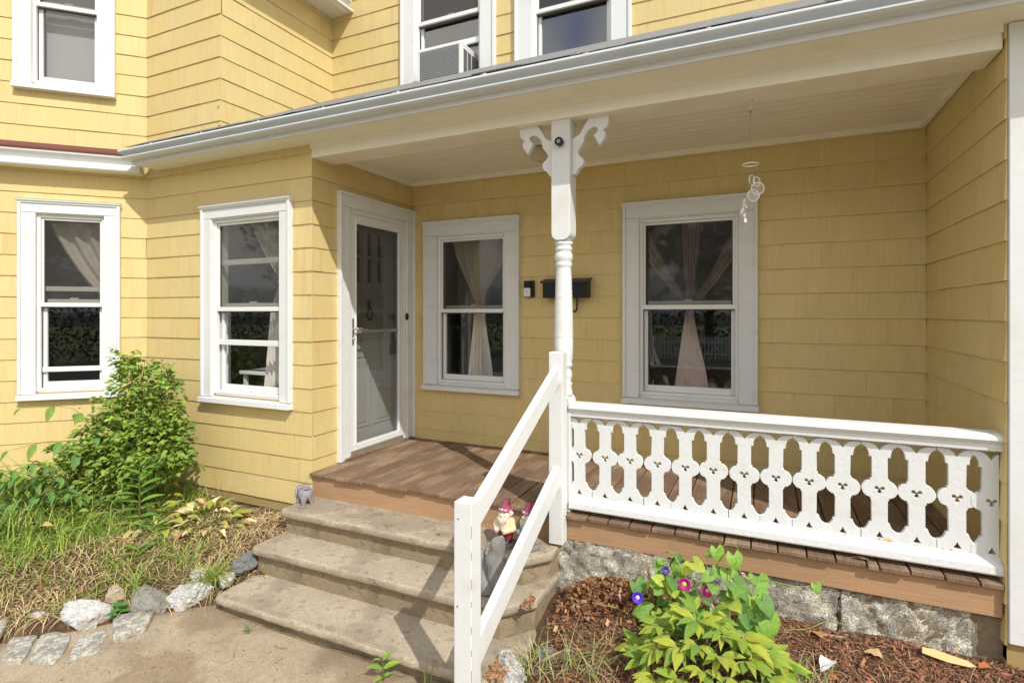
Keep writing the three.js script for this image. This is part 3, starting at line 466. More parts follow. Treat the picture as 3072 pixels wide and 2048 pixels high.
// ---------------------------------------------------------------- railing of sawn balusters
{
  const t = thing('porch_railing', 'low white porch railing of sawn balusters with trefoil holes', 'railing', [0, 0, 0.02]);
  const L = -1.07, Rr = 0.966;
  mesh('top_rail', join([alongX([[-3.262, 1.268], [-3.262, 1.29], [-3.245, 1.302], [-3.165, 1.300], [-3.145, 1.290], [-3.142, 1.272], [-3.15, 1.266], [-3.155, 1.258], [-3.163, 1.252], [-3.165, 1.222], [-3.172, 1.218], [-3.176, 1.235], [-3.235, 1.235], [-3.238, 1.26]], L, Rr)]), M.whiteOld, t);
  mesh('rail_fillet', join([rbox(L, Rr, 1.205, 1.236, -3.236, -3.218, 0.002)]), M.whiteOld, t);
  mesh('bottom_rail', join([alongX([[-3.25, 0.668], [-3.25, 0.72], [-3.19, 0.738], [-3.165, 0.72], [-3.148, 0.706], [-3.146, 0.675], [-3.15, 0.668]], L, Rr)]), M.whiteOld, t);
  const half = [[0.0758, 0.70], [0.0758, 0.782], [0.066, 0.784], [0.055, 0.794], [0.046, 0.81], [0.0425, 0.822], [0.0345, 0.823], [0.0335, 0.83], [0.0335, 0.93], [0.0385, 0.936], [0.0385, 0.944], [0.047, 0.945], [0.06, 0.952], [0.069, 0.963], [0.0745, 0.977], [0.0745, 0.992], [0.069, 1.007], [0.06, 1.018], [0.047, 1.025], [0.039, 1.026], [0.0385, 1.036], [0.0335, 1.04], [0.0335, 1.138], [0.036, 1.142], [0.0445, 1.143], [0.0445, 1.152], [0.0475, 1.17], [0.056, 1.186], [0.067, 1.196], [0.0758, 1.199], [0.0758, 1.215], [0.045, 1.213], [0.028, 1.207], [0.012, 1.194], [0.0, 1.176]];
  const tref = []; const cs = [[-0.0125, 0.006], [0.0125, 0.006], [0, -0.0115]];
  for (let i = 0; i < 48; i++) { const a = i / 48 * Math.PI * 2, dx = Math.cos(a), dy = Math.sin(a); let m = 0.005; for (const c of cs) { const b = dx * c[0] + dy * c[1], q = b * b - (c[0] ** 2 + c[1] ** 2 - 0.0088 ** 2); if (q > 0) m = Math.max(m, b + Math.sqrt(q)); } tref.push([dx * m, 0.985 + dy * m]); }
  const tri = [[0, 0.782], [-0.006, 0.768], [-0.017, 0.752], [0, 0.749], [0.017, 0.752], [0.006, 0.768]];
  const full = [...half, ...half.slice(0, -1).reverse().map(p => [-p[0], p[1]])];
  for (let i = 0; i < 14; i++) {
    const j = rng(i + 300), pts = full.map(p => [p[0] + rr(-0.0012, 0.0012, j), p[1] + rr(-0.0015, 0.0015, j)]);
    const x = i === 13 ? 0.938 : -1.015 + i * 0.1521;
    const b = mesh('baluster', join([extr(i === 13 ? pts.map(p => [Math.min(p[0], 0.026), p[1]]) : pts, 0.022, i === 13 ? 0 : 0.0015, [tref, tri])]), M.whiteOld, t);
    b.position.set(x, rr(-0.002, 0.002, j) - 0.0022 * Math.sin(i / 14 * Math.PI) * 1.5, -3.212 + rr(-0.0015, 0.0015, j)); b.rotation.z = rr(-0.004, 0.004, j);
  }
}
{
  const t = scene.children.find(o => o.name === 'porch_railing'), rust = std({ color: new THREE.Color(0.5, 0.22, 0.05), roughness: 0.9 }), pale = std({ color: new THREE.Color(0.66, 0.52, 0.3), roughness: 0.9 });
  for (const [x, y, r0] of [[0.36, 0.738, 0.006], [0.505, 0.742, 0.007], [0.545, 0.736, 0.018], [0.655, 0.738, 0.005], [0.755, 0.737, 0.005], [0.785, 0.741, 0.006], [0.2, 0.742, 0.004]]) { const bl = []; for (let i = 0; i < 14; i++) { const a = i / 14 * 6.283, k = r0 * rr(0.6, 1.2); bl.push([x + Math.cos(a) * k * 1.4, y + Math.sin(a) * k]); } mesh('rust_stain', join([new THREE.ShapeGeometry(poly(bl)).translate(0, 0, -3.1881)]), pale, t); mesh('rust_stain', join([new THREE.CircleGeometry(r0 * 0.4, 10).translate(x, y, -3.1877)]), rust, t); }
  const ch = []; for (let i = 0; i < 16; i++) { const a = i / 16 * 6.283, k = rr(0.7, 1.1); ch.push([0.42 + Math.cos(a) * 0.03 * k, 0.79 + Math.sin(a) * 0.018 * k]); }
  const w = house.children.find(o => o.name === 'bay_wall'); mesh('bare_patch', join([new THREE.ShapeGeometry(poly(ch)).translate(-0.02, 0, 0.0138)]), M.whiteOld, w);
  const fw = house.children.filter(o => o.name === 'front_wall')[1]; mesh('torn_patch', join([new THREE.ShapeGeometry(poly([[0.93, 3.35], [0.985, 3.36], [0.985, 3.41], [0.955, 3.40]])).translate(0, 0, 0.0135)]), M.seal, fw); mesh('torn_patch', join([new THREE.ShapeGeometry(poly([[0.95, 3.55], [0.966, 3.56], [0.97, 3.572], [0.955, 3.565]])).translate(0, 0, 0.0135)]), M.seal, fw);
}
// ---------------------------------------------------------------- stair handrail
{
  const t = thing('stair_handrail', 'white painted wooden stair handrail with two square posts', 'handrail', [-1.14, 0, -2.02]), b = (x0, x1, y0, y1, z0, z1, r) => rbox(x0 + 1.14, x1 + 1.14, y0, y1, z0 + 2.02, z1 + 2.02, r);
  const post = b(-1.1825, -1.0975, -0.1, 1.055, -2.0625, -1.9775, 0.005);
  mesh('post', join([post]), M.white, t);
  mesh('post', join([b(-1.166, -1.078, 0.477, 1.612, -3.122, -3.04, 0.006)]), M.white, t);
  const rail = (ya, yb, h, n) => extr([[0.0, ya - h], [0.0, ya], [1.05, yb], [1.05, yb - h]], 0.04, 0.003).rotateY(Math.PI / 2).translate(0.0015, 0, -0.035);
  for (const [x, y] of [[-0.02, 0.985], [-0.024, 0.62], [0.012, 0.3]]) mesh('nail_head', join([cyl(0.0035, 0.0035, 0.002, 0, 0, 0, 10).rotateX(Math.PI / 2).translate(x, y, 0.043)]), M.seal, t);
  for (let i = 0; i < 9; i++) mesh('seam', join([box(0.0418, 0.0428, 0.1 + i * 0.1 + rr(0, 0.03), 0.13 + i * 0.1 + rr(0.01, 0.04), 0.0418, 0.0428)]), M.seal, t);
  mesh('rail', join([rail(1.045, 1.565, 0.105)]), M.white, t);
  mesh('rail', join([rail(0.47, 0.972, 0.125)]), M.white, t);
}
// ---------------------------------------------------------------- concrete steps
{
  const t = thing('front_steps', 'three weathered concrete steps with rounded nosings leading up to the porch', 'steps', [-2.1, 0, -2.7]);
  const steps = [[-3.105, -1.105, 0.464, -2.80, -3.14, 0.135], [-3.095, -1.11, 0.300, -2.555, -3.10, 0.15], [-3.06, -1.10, 0.120, -2.262, -2.95, 0.11]];
  steps.forEach(([x0, x1, y, zf, zb, c], k) => {
    const s = [], c0 = 0.03, line = (a, b) => { const n = Math.max(1, Math.round(Math.hypot(b[0] - a[0], b[1] - a[1]) / 0.035)); for (let i = 0; i < n; i++) s.push([mix(a[0], b[0], i / n) + 2.1 + rr(-0.002, 0.002), mix(a[1], b[1], i / n) - 2.7 + rr(-0.003, 0.003)]); };
    const P = [[x0 + c0, -zf], [x1 - c, -zf], [x1, -zf + c * 1.15], [x1, -zb], [x0, -zb], [x0, -zf + c0]].map(p => [p[0], p[1]]);
    for (let i = 0; i < P.length; i++) line(P[i], P[(i + 1) % P.length]);
    const g = new THREE.ExtrudeGeometry(poly(s), { depth: 0.012, bevelEnabled: true, bevelSize: 0.021, bevelThickness: 0.021, bevelOffset: -0.021, bevelSegments: 4 }).rotateX(-Math.PI / 2).translate(0, y - 0.033, 0);
    const sm = toCreasedNormals(g, 0.75);
    mesh('tread', join([sm]), M.concrete, t);
    const i2 = 0.04, bt = k === 2 ? -0.12 : steps[k + 1][2] - 0.04, q = [[x0 + i2, zf - i2], [x1 - c - 0.01, zf - i2], [x1 - i2 + 0.01, zf - i2 - c * 1.1], [x1 - i2 + 0.01, zb], [x0 + i2, zb]];
    mesh('riser', join([new THREE.ExtrudeGeometry(poly(q.map(p => [p[0] + 2.1, -p[1] - 2.7])), { depth: y - 0.04 - bt, bevelEnabled: false }).rotateX(-Math.PI / 2).translate(0, bt, 0)]), M.riser, t);
  });
}

{
  const t = scene.children.find(o => o.name === 'front_steps'), up = [], lo = [];
  for (let i = 0; i <= 44; i++) { const x = -2.72 + i * 0.034, y = 0.006 + 0.028 * fbm(i / 44, 0.3, 7, 2, 4, 601) + 0.012 * Math.sin(i * 0.35), w = 0.0035 * Math.max(0.15, fbm(i / 44, 0.7, 14, 2, 3, 603) * 1.8 - 0.4); up.push([x + 2.1, y + w]); lo.unshift([x + 2.1, y - w]); }
  mesh('crack', join([new THREE.ShapeGeometry(poly([...up, ...lo])).translate(0, 0, -2.3012 + 2.7)]), M.seal, t);
  for (const [x, y, z, l] of [[-1.62, 0.375, -2.8385, 0.09], [-2.3, 0.19, -2.5935, 0.06]]) { const u = [], d = []; for (let i = 0; i <= 12; i++) { const yy = y - i * 0.0016 + rr(-0.004, 0.004); u.push([x + 2.1 + i * l / 12, yy + 0.0015]); d.unshift([x + 2.1 + i * l / 12, yy - 0.0012]); } mesh('crack', join([new THREE.ShapeGeometry(poly([...u, ...d])).translate(0, 0, z + 2.7)]), M.seal, t); }
}
// ---------------------------------------------------------------- small things on the porch
{
  const t = thing('security_camera', 'small round black security camera on the head of the porch post', 'camera', [-1.127, 2.875, -3.14]);
  const rz = g => g.rotateX(Math.PI / 2);
  mesh('body', join([rz(new THREE.CylinderGeometry(0.026, 0.024, 0.03, 24)).translate(0, 0, 0.02), rz(new THREE.CylinderGeometry(0.012, 0.012, 0.012, 12)).translate(0, 0.012, 0.004)]), M.black, t);
  mesh('lens_ring', join([new THREE.TorusGeometry(0.008, 0.0022, 8, 20).translate(0, 0.0, 0.036)]), M.vinyl, t);
  mesh('lens', join([rz(new THREE.CylinderGeometry(0.006, 0.006, 0.004, 12)).translate(0, 0, 0.036)]), M.black, t);
}
{
  const t = thing('mailbox', 'black metal wall mailbox with sloped lid and newspaper hook behind post', 'mailbox', [-1.512, 1.97, -4.412]);
  const s = [[0, 0], [0.10, 0], [0.105, 0.135], [0, 0.15]];
  mesh('body', join([extr(s.map(p => [-p[0], p[1]]), 0.39, 0.002).rotateY(Math.PI / 2).translate(-0.195, 0, 0)]), M.black, t);
  mesh('lid', join([extr([[0.0, 0.158], [-0.118, 0.135], [-0.121, 0.122], [-0.1245, 0.122], [-0.122, 0.140], [-0.003, 0.167], [0, 0.167]], 0.42, 0).rotateY(Math.PI / 2).translate(-0.21, 0, 0)]), M.black, t);
  mesh('hook', join([tube([V(0.082, 0, 0.02), V(0.082, -0.07, 0.02), V(0.08, -0.1, 0.028), V(0.07, -0.115, 0.045), V(0.058, -0.11, 0.058), V(0.056, -0.092, 0.06)], 0.0075, 24, 6)]), M.black, t);
}
{
  const t = thing('doorbell', 'black and white video doorbell on a black plate between window and mailbox', 'doorbell', [-1.868, 1.98, -4.415]);
  mesh('mount', join([rbox(-0.045, 0.047, 0, 0.145, 0, 0.02, 0.004)]), M.blackMatte, t);
  mesh('button_plate', join([rbox(-0.042, 0.018, 0.005, 0.082, 0.02, 0.042, 0.006)]), M.vinyl, t);
  mesh('lens', join([rbox(-0.042, 0.018, 0.083, 0.14, 0.02, 0.041, 0.006), new THREE.CylinderGeometry(0.012, 0.012, 0.006, 16).rotateX(Math.PI / 2).translate(-0.012, 0.115, 0.042)]), M.black, t);
  mesh('button', join([new THREE.TorusGeometry(0.012, 0.0018, 6, 20).translate(-0.012, 0.048, 0.043)]), M.alu, t);
}
{
  const t = thing('ceiling_light', 'small white porch ceiling light half hidden behind the post bracket', 'light', [-1.52, 3.098, -3.78]);
  mesh('base', join([cyl(0.075, 0.08, 0.022, 0, -0.024, 0, 24)]), M.white, t);
  mesh('shade', join([new THREE.LatheGeometry([[0.045, -0.024], [0.075, -0.05], [0.082, -0.08], [0.066, -0.112], [0.03, -0.128], [0, -0.13]].map(p => new THREE.Vector2(p[0], p[1])), 24)]), phy({ color: 0xd8d0b8, transmission: 0.3, roughness: 0.6, thickness: 0, side: THREE.DoubleSide }), t);
  mesh('finial', join([sph(0.01, 0, -0.136, 0)]), M.silver, t);
}
{
  const t = thing('wind_chime', 'wind chime of clear discs and shell pieces hanging from the porch beam', 'wind chime', [-0.072, 3.014, -3.3]);
  const clear = phy({ color: 0xfffaf2, transmission: 0.93, roughness: 0.05, thickness: 0, side: THREE.DoubleSide }), pearl = phy({ color: 0xf2e6dc, roughness: 0.25, transmission: 0.25, thickness: 0, clearcoat: 0.6 }), th = std({ color: 0x9a8f78, roughness: 1 });
  mesh('hook', join([cyl(0.016, 0.012, 0.008, 0, -0.009, 0, 16), tube([V(0, -0.008, 0), V(0.002, -0.03, 0), V(-0.004, -0.045, 0), V(-0.002, -0.055, 0)], 0.0035, 12, 6)]), M.vinyl, t);
  mesh('cord', join([tube([V(0, -0.05, 0), V(0, -0.2, 0)], 0.0014, 4, 5), sph(0.007, 0, -0.058, 0, 1.2, 0.8, 1), sph(0.005, -0.002, -0.065, 0), ...[-0.035, 0, 0.035].map(a => tube([V(0, -0.2, 0), V(a * 1.1, -0.345, a * 0.4)], 0.0004, 2, 3))]), th, t);
  mesh('hoop', join([new THREE.TorusGeometry(0.04, 0.0034, 8, 36).rotateX(Math.PI / 2).translate(0, -0.352, 0)]), M.vinyl, t);
  const ring = (x, y, z, r, a, m) => { mesh('disc', join([new THREE.CircleGeometry(r * 0.96, 24).rotateY(a).translate(x, y, z)]), m, t); mesh('disc_rim', join([new THREE.TorusGeometry(r, 0.003, 8, 30).rotateY(a).translate(x, y, z)]), M.vinyl, t); };
  ring(0.006, -0.435, -0.02, 0.028, 1.1, clear); ring(0.03, -0.448, -0.01, 0.026, 0.9, clear); ring(0.036, -0.49, 0.01, 0.033, 0.25, clear); ring(0.014, -0.528, 0.02, 0.031, 0.3, clear);
  for (const [x, y] of [[-0.03, -0.55], [-0.034, -0.575], [-0.038, -0.60], [-0.022, -0.585], [-0.03, -0.63], [-0.045, -0.612], [-0.026, -0.66]]) { const b = mesh('shell_piece', join([rbox(-0.007, 0.007, -0.012, 0.012, -0.001, 0.001, 0.001)]), pearl, t); b.position.set(x, y, 0.015); b.rotation.set(rr(-0.4, 0.4), rr(-0.8, 0.8), rr(-0.3, 0.3)); }
  mesh('strand', join([...[[-0.034, -0.6], [-0.025, -0.56], [0.03, -0.46], [0.012, -0.5]].map(([x, y]) => tube([V(x * 0.9, -0.352, 0), V(x, y, 0.012)], 0.0004, 3, 3))]), th, t);
}
{
  const t = thing('air_conditioner', 'white window air conditioner with grey fins in the open upstairs window', 'air conditioner', [-2.69, 3.97, -4.24]), x0 = -0.235, x1 = 0.235, y1 = 0.30;
  mesh('housing', join([rbox(x0, x1, y1 - 0.025, y1, -0.28, 0.0, 0.006), rbox(x0, x0 + 0.02, -0.04, y1 - 0.024, -0.28, 0, 0.004), rbox(x1 - 0.03, x1, -0.04, y1 - 0.024, -0.03, 0, 0.004), rbox(x1 - 0.012, x1 - 0.002, -0.04, y1 - 0.024, -0.28, -0.03, 0.003), box(x0, x1, -0.05, -0.03, -0.28, -0.01)]), M.ac, t);
  for (let i = 0; i < 19; i++) mesh('fin', join([box(x0 + 0.021, x1 - 0.031, -0.02 + i * 0.0155, -0.014 + i * 0.0155, -0.012, -0.004)]), M.acGrey, t);
  mesh('coil', join([box(x0 + 0.02, x1 - 0.03, -0.03, y1 - 0.02, -0.05, -0.014)]), M.acGrey, t);
  for (let c = 0; c < 3; c++) mesh('louver', join(Array.from({ length: 15 }, (_, i) => box(x1 - 0.003, x1 + 0.0015, 0.0 + i * 0.017, 0.008 + i * 0.017, -0.25 + c * 0.075, -0.19 + c * 0.075))), M.blackMatte, t);
}
// ---------------------------------------------------------------- curtains behind the panes
function curtain(label, pos, rot, f, mat, nu = 70, nv = 40) {   // f(u, v) -> [x, y, z]
  const g = new THREE.PlaneGeometry(1, 1, nu, nv), p = g.attributes.position, uv = g.attributes.uv;
  for (let i = 0; i < p.count; i++) { const q = f(uv.getX(i), 1 - uv.getY(i)); p.setXYZ(i, q[0], q[1], q[2]); }
  g.computeVertexNormals();
  const t = thing('curtain', label, 'curtain', pos, rot); const m = mesh('drape', join([g]), mat, t); return t;
}
const lerpK = (k, v) => { for (let i = 1; i < k.length; i++) if (v <= k[i][0]) { const t = (v - k[i - 1][0]) / (k[i][0] - k[i - 1][0]), s = t * t * (3 - 2 * t); return k[i - 1].slice(1).map((a, n) => mix(a, k[i][n + 1], n < 2 ? t : s)); } return k[k.length - 1].slice(1); };
// keys: [v, y, left x, right x]
function keyed(keys, folds, amp, z0) { return (u, v) => { const [y, a, b] = lerpK(keys, v), w = Math.abs(b - a); return [mix(a, b, u), y - 0.02 * Math.sin(u * 9) * v, z0 + amp * Math.sin(u * folds * Math.PI * 2) * (0.5 + 0.5 * Math.min(1, w * 2)) + 0.01 * Math.sin(u * 31 + v * 4)]; }; }
{ // living room window on the porch: two swags and a middle panel tied together
  const k = [-3.12, 0, -4.43], z = -0.19;
  const t = curtain('pale curtain gathered into a knot at mid window right of the post', k, 0, keyed([[0, 2.62, 2.50, 2.66], [0.45, 1.93, 2.545, 2.60], [0.5, 1.9, 2.545, 2.60], [1, 1.2, 2.44, 2.71]], 5, 0.018, z), M.curtainPink);
  const side = (s, nm) => { const g = new THREE.PlaneGeometry(1, 1, 40, 20), p = g.attributes.position, uv = g.attributes.uv; for (let i = 0; i < p.count; i++) { const u = uv.getX(i), v = 1 - uv.getY(i), x0 = 2.573 + s * 0.33, x = mix(x0, 2.573 + s * 0.015, v), y = mix(2.52 - u * 0.25, 1.93 - u * 0.03, v) - 0.03 * Math.sin(v * Math.PI); p.setXYZ(i, x, y, z + 0.012 + 0.014 * Math.sin(u * 22)); } g.computeVertexNormals(); mesh(nm, join([g]), M.curtainPink, t); };
  side(-1, 'swag'); side(1, 'swag');
  mesh('tie', join([new THREE.TorusGeometry(0.03, 0.012, 8, 20).scale(1, 1, 0.7).rotateX(Math.PI / 2).translate(2.573, 1.915, z)]), M.curtainPink, t);
}
curtain('pale curtain tied in the middle behind the window beside the front door', [-3.12, 0, -4.43], 0, keyed([[0, 2.6, 0.33, 0.98], [0.2, 2.4, 0.38, 0.90], [0.47, 1.95, 0.60, 0.70], [0.52, 1.91, 0.60, 0.70], [1, 1.2, 0.5, 0.78]], 6, 0.02, -0.2), M.curtain);
{
  const t = curtain('white curtain knotted at mid height behind the right bay window', [-5.10, 0, -3.13], 0, keyed([[0, 2.66, 1.10, 1.70], [0.25, 2.35, 1.30, 1.66], [0.4, 2.12, 1.475, 1.575], [0.44, 2.08, 1.475, 1.575], [0.6, 1.88, 1.37, 1.64], [1, 1.24, 1.28, 1.66]], 7, 0.022, -0.17), M.curtain);
  mesh('tie', join([new THREE.TorusGeometry(0.05, 0.016, 8, 20).scale(1, 1, 0.6).rotateX(Math.PI / 2).translate(1.525, 2.1, -0.17)]), M.curtain, t);
}
curtain('white curtain swept aside behind the left bay window', [LX, 0, LZ], A45, (u, v) => { const x0 = mix(winA[0] + 0.14, winA[1] - 0.1, u), y0 = 2.66, x1 = winA[1] - 0.07 + 0.05 * u, y1 = mix(1.85, 2.15, u); const e = v ** 1.15; return [mix(x0, x1, e), mix(y0, y1, v) - 0.05 * Math.sin(v * Math.PI) * (1 - u), -0.16 + 0.03 * Math.sin(u * 24) * (1 - 0.4 * v)]; }, M.curtain);
{
  const t = thing('side_table', 'small white table inside the room behind the right bay window', 'table', [-4.05, 0.6, -3.62]);
  mesh('tabletop', join([rbox(-0.22, 0.25, 0.70, 0.73, -0.2, 0.2)]), M.vinyl, t);
  for (const [x, z] of [[-0.18, -0.16], [0.21, -0.16], [-0.18, 0.16], [0.21, 0.16]]) mesh('leg', join([box(x - 0.015, x + 0.015, 0, 0.70, z - 0.015, z + 0.015)]), M.vinyl, t);
}
// ---------------------------------------------------------------- statues
const paint = (r, g, b, ro = 0.55) => std({ color: new THREE.Color(r, g, b), roughness: ro });
const G = { hat: paint(0.42, 0.10, 0.17), skin: paint(0.78, 0.62, 0.54), hair: paint(0.74, 0.72, 0.68), beard: paint(0.58, 0.53, 0.42), cream: paint(0.72, 0.58, 0.36), redp: paint(0.32, 0.02, 0.03), teal: paint(0.02, 0.28, 0.30), blue: paint(0.03, 0.22, 0.42), dark: paint(0.04, 0.04, 0.04), stone: paint(0.22, 0.2, 0.18, 0.8) };
function gnome(label, pos, rot, coat, trousers, bend) {
  const t = thing('garden_gnome', label, 'garden gnome', pos, rot), h = 0.275;
  mesh('base', join([lump(-0.055, 0.055, 0, 0.03, -0.04, 0.05, 0.012, 0.004, 5, 5)]), G.stone, t);
  mesh('boots', join([sph(0.026, -0.026, 0.03, 0.022, 1, 0.8, 1.5), sph(0.026, 0.026, 0.03, 0.022, 1, 0.8, 1.5)]), G.dark, t);
  mesh('trousers', join([sdf((x, y, z) => smin(smin(cap(x, y, z, [-0.024, 0.035, 0.005], [-0.022, 0.075, 0], 0.022, 0.027), cap(x, y, z, [0.024, 0.035, 0.005], [0.022, 0.075, 0], 0.022, 0.027), 0.01), ell(x, y, z, [0, 0.085, 0], [0.05, 0.025, 0.042]), 0.012), [0, 0.07, 0], 0.07, 32)]), trousers, t);
  mesh('coat', join([sdf((x, y, z) => { let d = smin(ell(x, y, z, [0, 0.115, 0.004], [0.05, 0.042, 0.046]), ell(x, y, z, [0, 0.145, 0], [0.046, 0.03, 0.038]), 0.02); for (const s of [-1, 1]) { d = smin(d, cap(x, y, z, [s * 0.043, 0.152, 0], [s * 0.062, 0.112, 0.012], 0.02, 0.018), 0.01); d = smin(d, cap(x, y, z, [s * 0.062, 0.112, 0.012], [s * 0.034, 0.1, 0.046], 0.018, 0.014), 0.006); } return d; }, [0, 0.125, 0.005], 0.095, 44)]), coat, t);
  mesh('hand', join([sph(0.014, -0.028, 0.1, 0.054, 1, 1.1, 0.9), sph(0.006, -0.02, 0.108, 0.06), sph(0.006, -0.034, 0.108, 0.062)]), G.skin, t);
  mesh('hand', join([sph(0.014, 0.028, 0.1, 0.054, 1, 1.1, 0.9), sph(0.006, 0.02, 0.108, 0.06), sph(0.006, 0.034, 0.108, 0.062)]), G.skin, t);
  mesh('belt', join([new THREE.TorusGeometry(0.047, 0.006, 8, 28).scale(1, 0.9, 1).rotateX(Math.PI / 2).translate(0, 0.092, 0.003), rbox(-0.009, 0.009, 0.085, 0.101, 0.046, 0.054, 0.002)]), G.dark, t);
  mesh('head', join([sdf((x, y, z) => { let d = ell(x, y, z, [0, 0.19, 0.004], [0.036, 0.036, 0.034]); d = smin(d, ell(x, y, z, [0, 0.188, 0.04], [0.0085, 0.009, 0.009]), 0.004); for (const s of [-1, 1]) { d = smin(d, ell(x, y, z, [s * 0.017, 0.185, 0.031], [0.011, 0.009, 0.009]), 0.005); d = smin(d, ell(x, y, z, [s * 0.038, 0.19, 0], [0.006, 0.011, 0.008]), 0.003); d = Math.max(d, -ell(x, y, z, [s * 0.013, 0.199, 0.038], [0.006, 0.004, 0.006])); } return d; }, [0, 0.19, 0.01], 0.055, 44)]), G.skin, t);
  mesh('eye', join([sph(0.0035, -0.013, 0.199, 0.0345)]), G.dark, t); mesh('eye', join([sph(0.0035, 0.013, 0.199, 0.0345)]), G.dark, t);
  mesh('mouth', join([tube([V(-0.010, 0.177, 0.037), V(0, 0.173, 0.041), V(0.010, 0.177, 0.037)], 0.0022, 8, 6)]), G.hat, t);
  mesh('beard', join([sdf((x, y, z) => { let d = ell(x, y, z, [0, 0.15, 0.038], [0.03, 0.03, 0.014]); d = smin(d, cap(x, y, z, [0, 0.15, 0.042], [0, 0.118, 0.046], 0.018, 0.005), 0.01); for (const s of [-1, 1]) { d = smin(d, cap(x, y, z, [s * 0.03, 0.185, 0.016], [s * 0.022, 0.16, 0.034], 0.008, 0.012), 0.01); d = smin(d, cap(x, y, z, [s * 0.003, 0.181, 0.041], [s * 0.018, 0.176, 0.036], 0.0055, 0.003), 0.003); } return d + 0.0012 * Math.sin(x * 700) * Math.sin(y * 160 + x * 90); }, [0, 0.152, 0.03], 0.05, 40)]), G.beard, t);
  mesh('hair', join([sph(0.012, -0.036, 0.207, 0.006), sph(0.011, 0.036, 0.207, 0.006), sph(0.012, -0.034, 0.192, -0.012), sph(0.012, 0.034, 0.192, -0.012), sph(0.01, -0.018, 0.214, 0.027), sph(0.01, 0.018, 0.214, 0.027), sph(0.01, 0, 0.217, 0.031), sph(0.03, 0, 0.19, -0.014)]), G.hair, t);
  mesh('hat', join([taper([V(0, 0.212, 0), V(0, 0.232, -0.001), V(bend * 0.2, 0.252, -0.003), V(bend * 0.7, 0.27, -0.004), V(bend, h + 0.006, -0.002)], 0.041, 0.005, 16, 16), new THREE.TorusGeometry(0.038, 0.006, 8, 28).rotateX(Math.PI / 2).translate(0, 0.213, 0)]), G.hat, t);
  return t;
}
gnome('bearded garden gnome in cream shirt and red trousers on the top step, left one', [-1.402, 0.463, -2.945], -0.18, G.cream, G.redp, 0.028);
gnome('bearded garden gnome in teal jacket partly hidden by the handrail on the top step', [-1.255, 0.463, -2.955], -0.55, G.teal, G.blue, 0.02);
{ // squirrel: one continuous body with its tail
  const t = thing('squirrel_statue', 'grey stone squirrel statue with upright tail on the middle step behind the handrail post', 'statue', [-1.395, 0.299, -2.69], -0.3);
  const f = (x, y, z) => {
    let d = ell(x, y, z, [-0.02, 0.085, 0], [0.055, 0.085, 0.05]);
    for (const s of [-1, 1]) { d = smin(d, ell(x, y, z, [0.01, 0.05, s * 0.038], [0.05, 0.05, 0.026]), 0.012); d = smin(d, cap(x, y, z, [0.0, 0.012, s * 0.04], [-0.065, 0.012, s * 0.036], 0.014, 0.011), 0.01); d = smin(d, cap(x, y, z, [-0.045, 0.125, s * 0.035], [-0.075, 0.095, s * 0.034], 0.017, 0.013), 0.012); d = smin(d, cap(x, y, z, [-0.075, 0.095, s * 0.034], [-0.098, 0.115, s * 0.012], 0.012, 0.009), 0.006); d = smin(d, cap(x, y, z, [-0.045, 0.215, s * 0.026], [-0.035, 0.242, s * 0.03], 0.011, 0.004), 0.006); }
    d = smin(d, ell(x, y, z, [-0.062, 0.178, 0], [0.046, 0.036, 0.034]), 0.012);
    d = smin(d, cap(x, y, z, [-0.085, 0.178, 0], [-0.115, 0.165, 0], 0.026, 0.013), 0.012);
    let q = cap(x, y, z, [0.05, 0.03, 0], [0.075, 0.1, 0], 0.03, 0.042); q = smin(q, cap(x, y, z, [0.075, 0.1, 0], [0.06, 0.2, 0], 0.044, 0.046), 0.02); q = smin(q, cap(x, y, z, [0.06, 0.2, 0], [0.085, 0.29, 0], 0.046, 0.034), 0.02); q = smin(q, cap(x, y, z, [0.085, 0.29, 0], [0.11, 0.33, 0], 0.034, 0.014), 0.02);
    q += 0.0035 * Math.sin(x * 330 - y * 70 + z * 60);
    return smin(d, q, 0.01) ;
  };
  mesh('body', join([sdf(f, [-0.01, 0.165, 0], 0.19, 76, 120000)]), M.plaster, t);
  mesh('eye', join([sph(0.006, -0.087, 0.193, 0.029)]), G.stone, t); mesh('eye', join([sph(0.006, -0.087, 0.193, -0.029)]), G.stone, t);
}
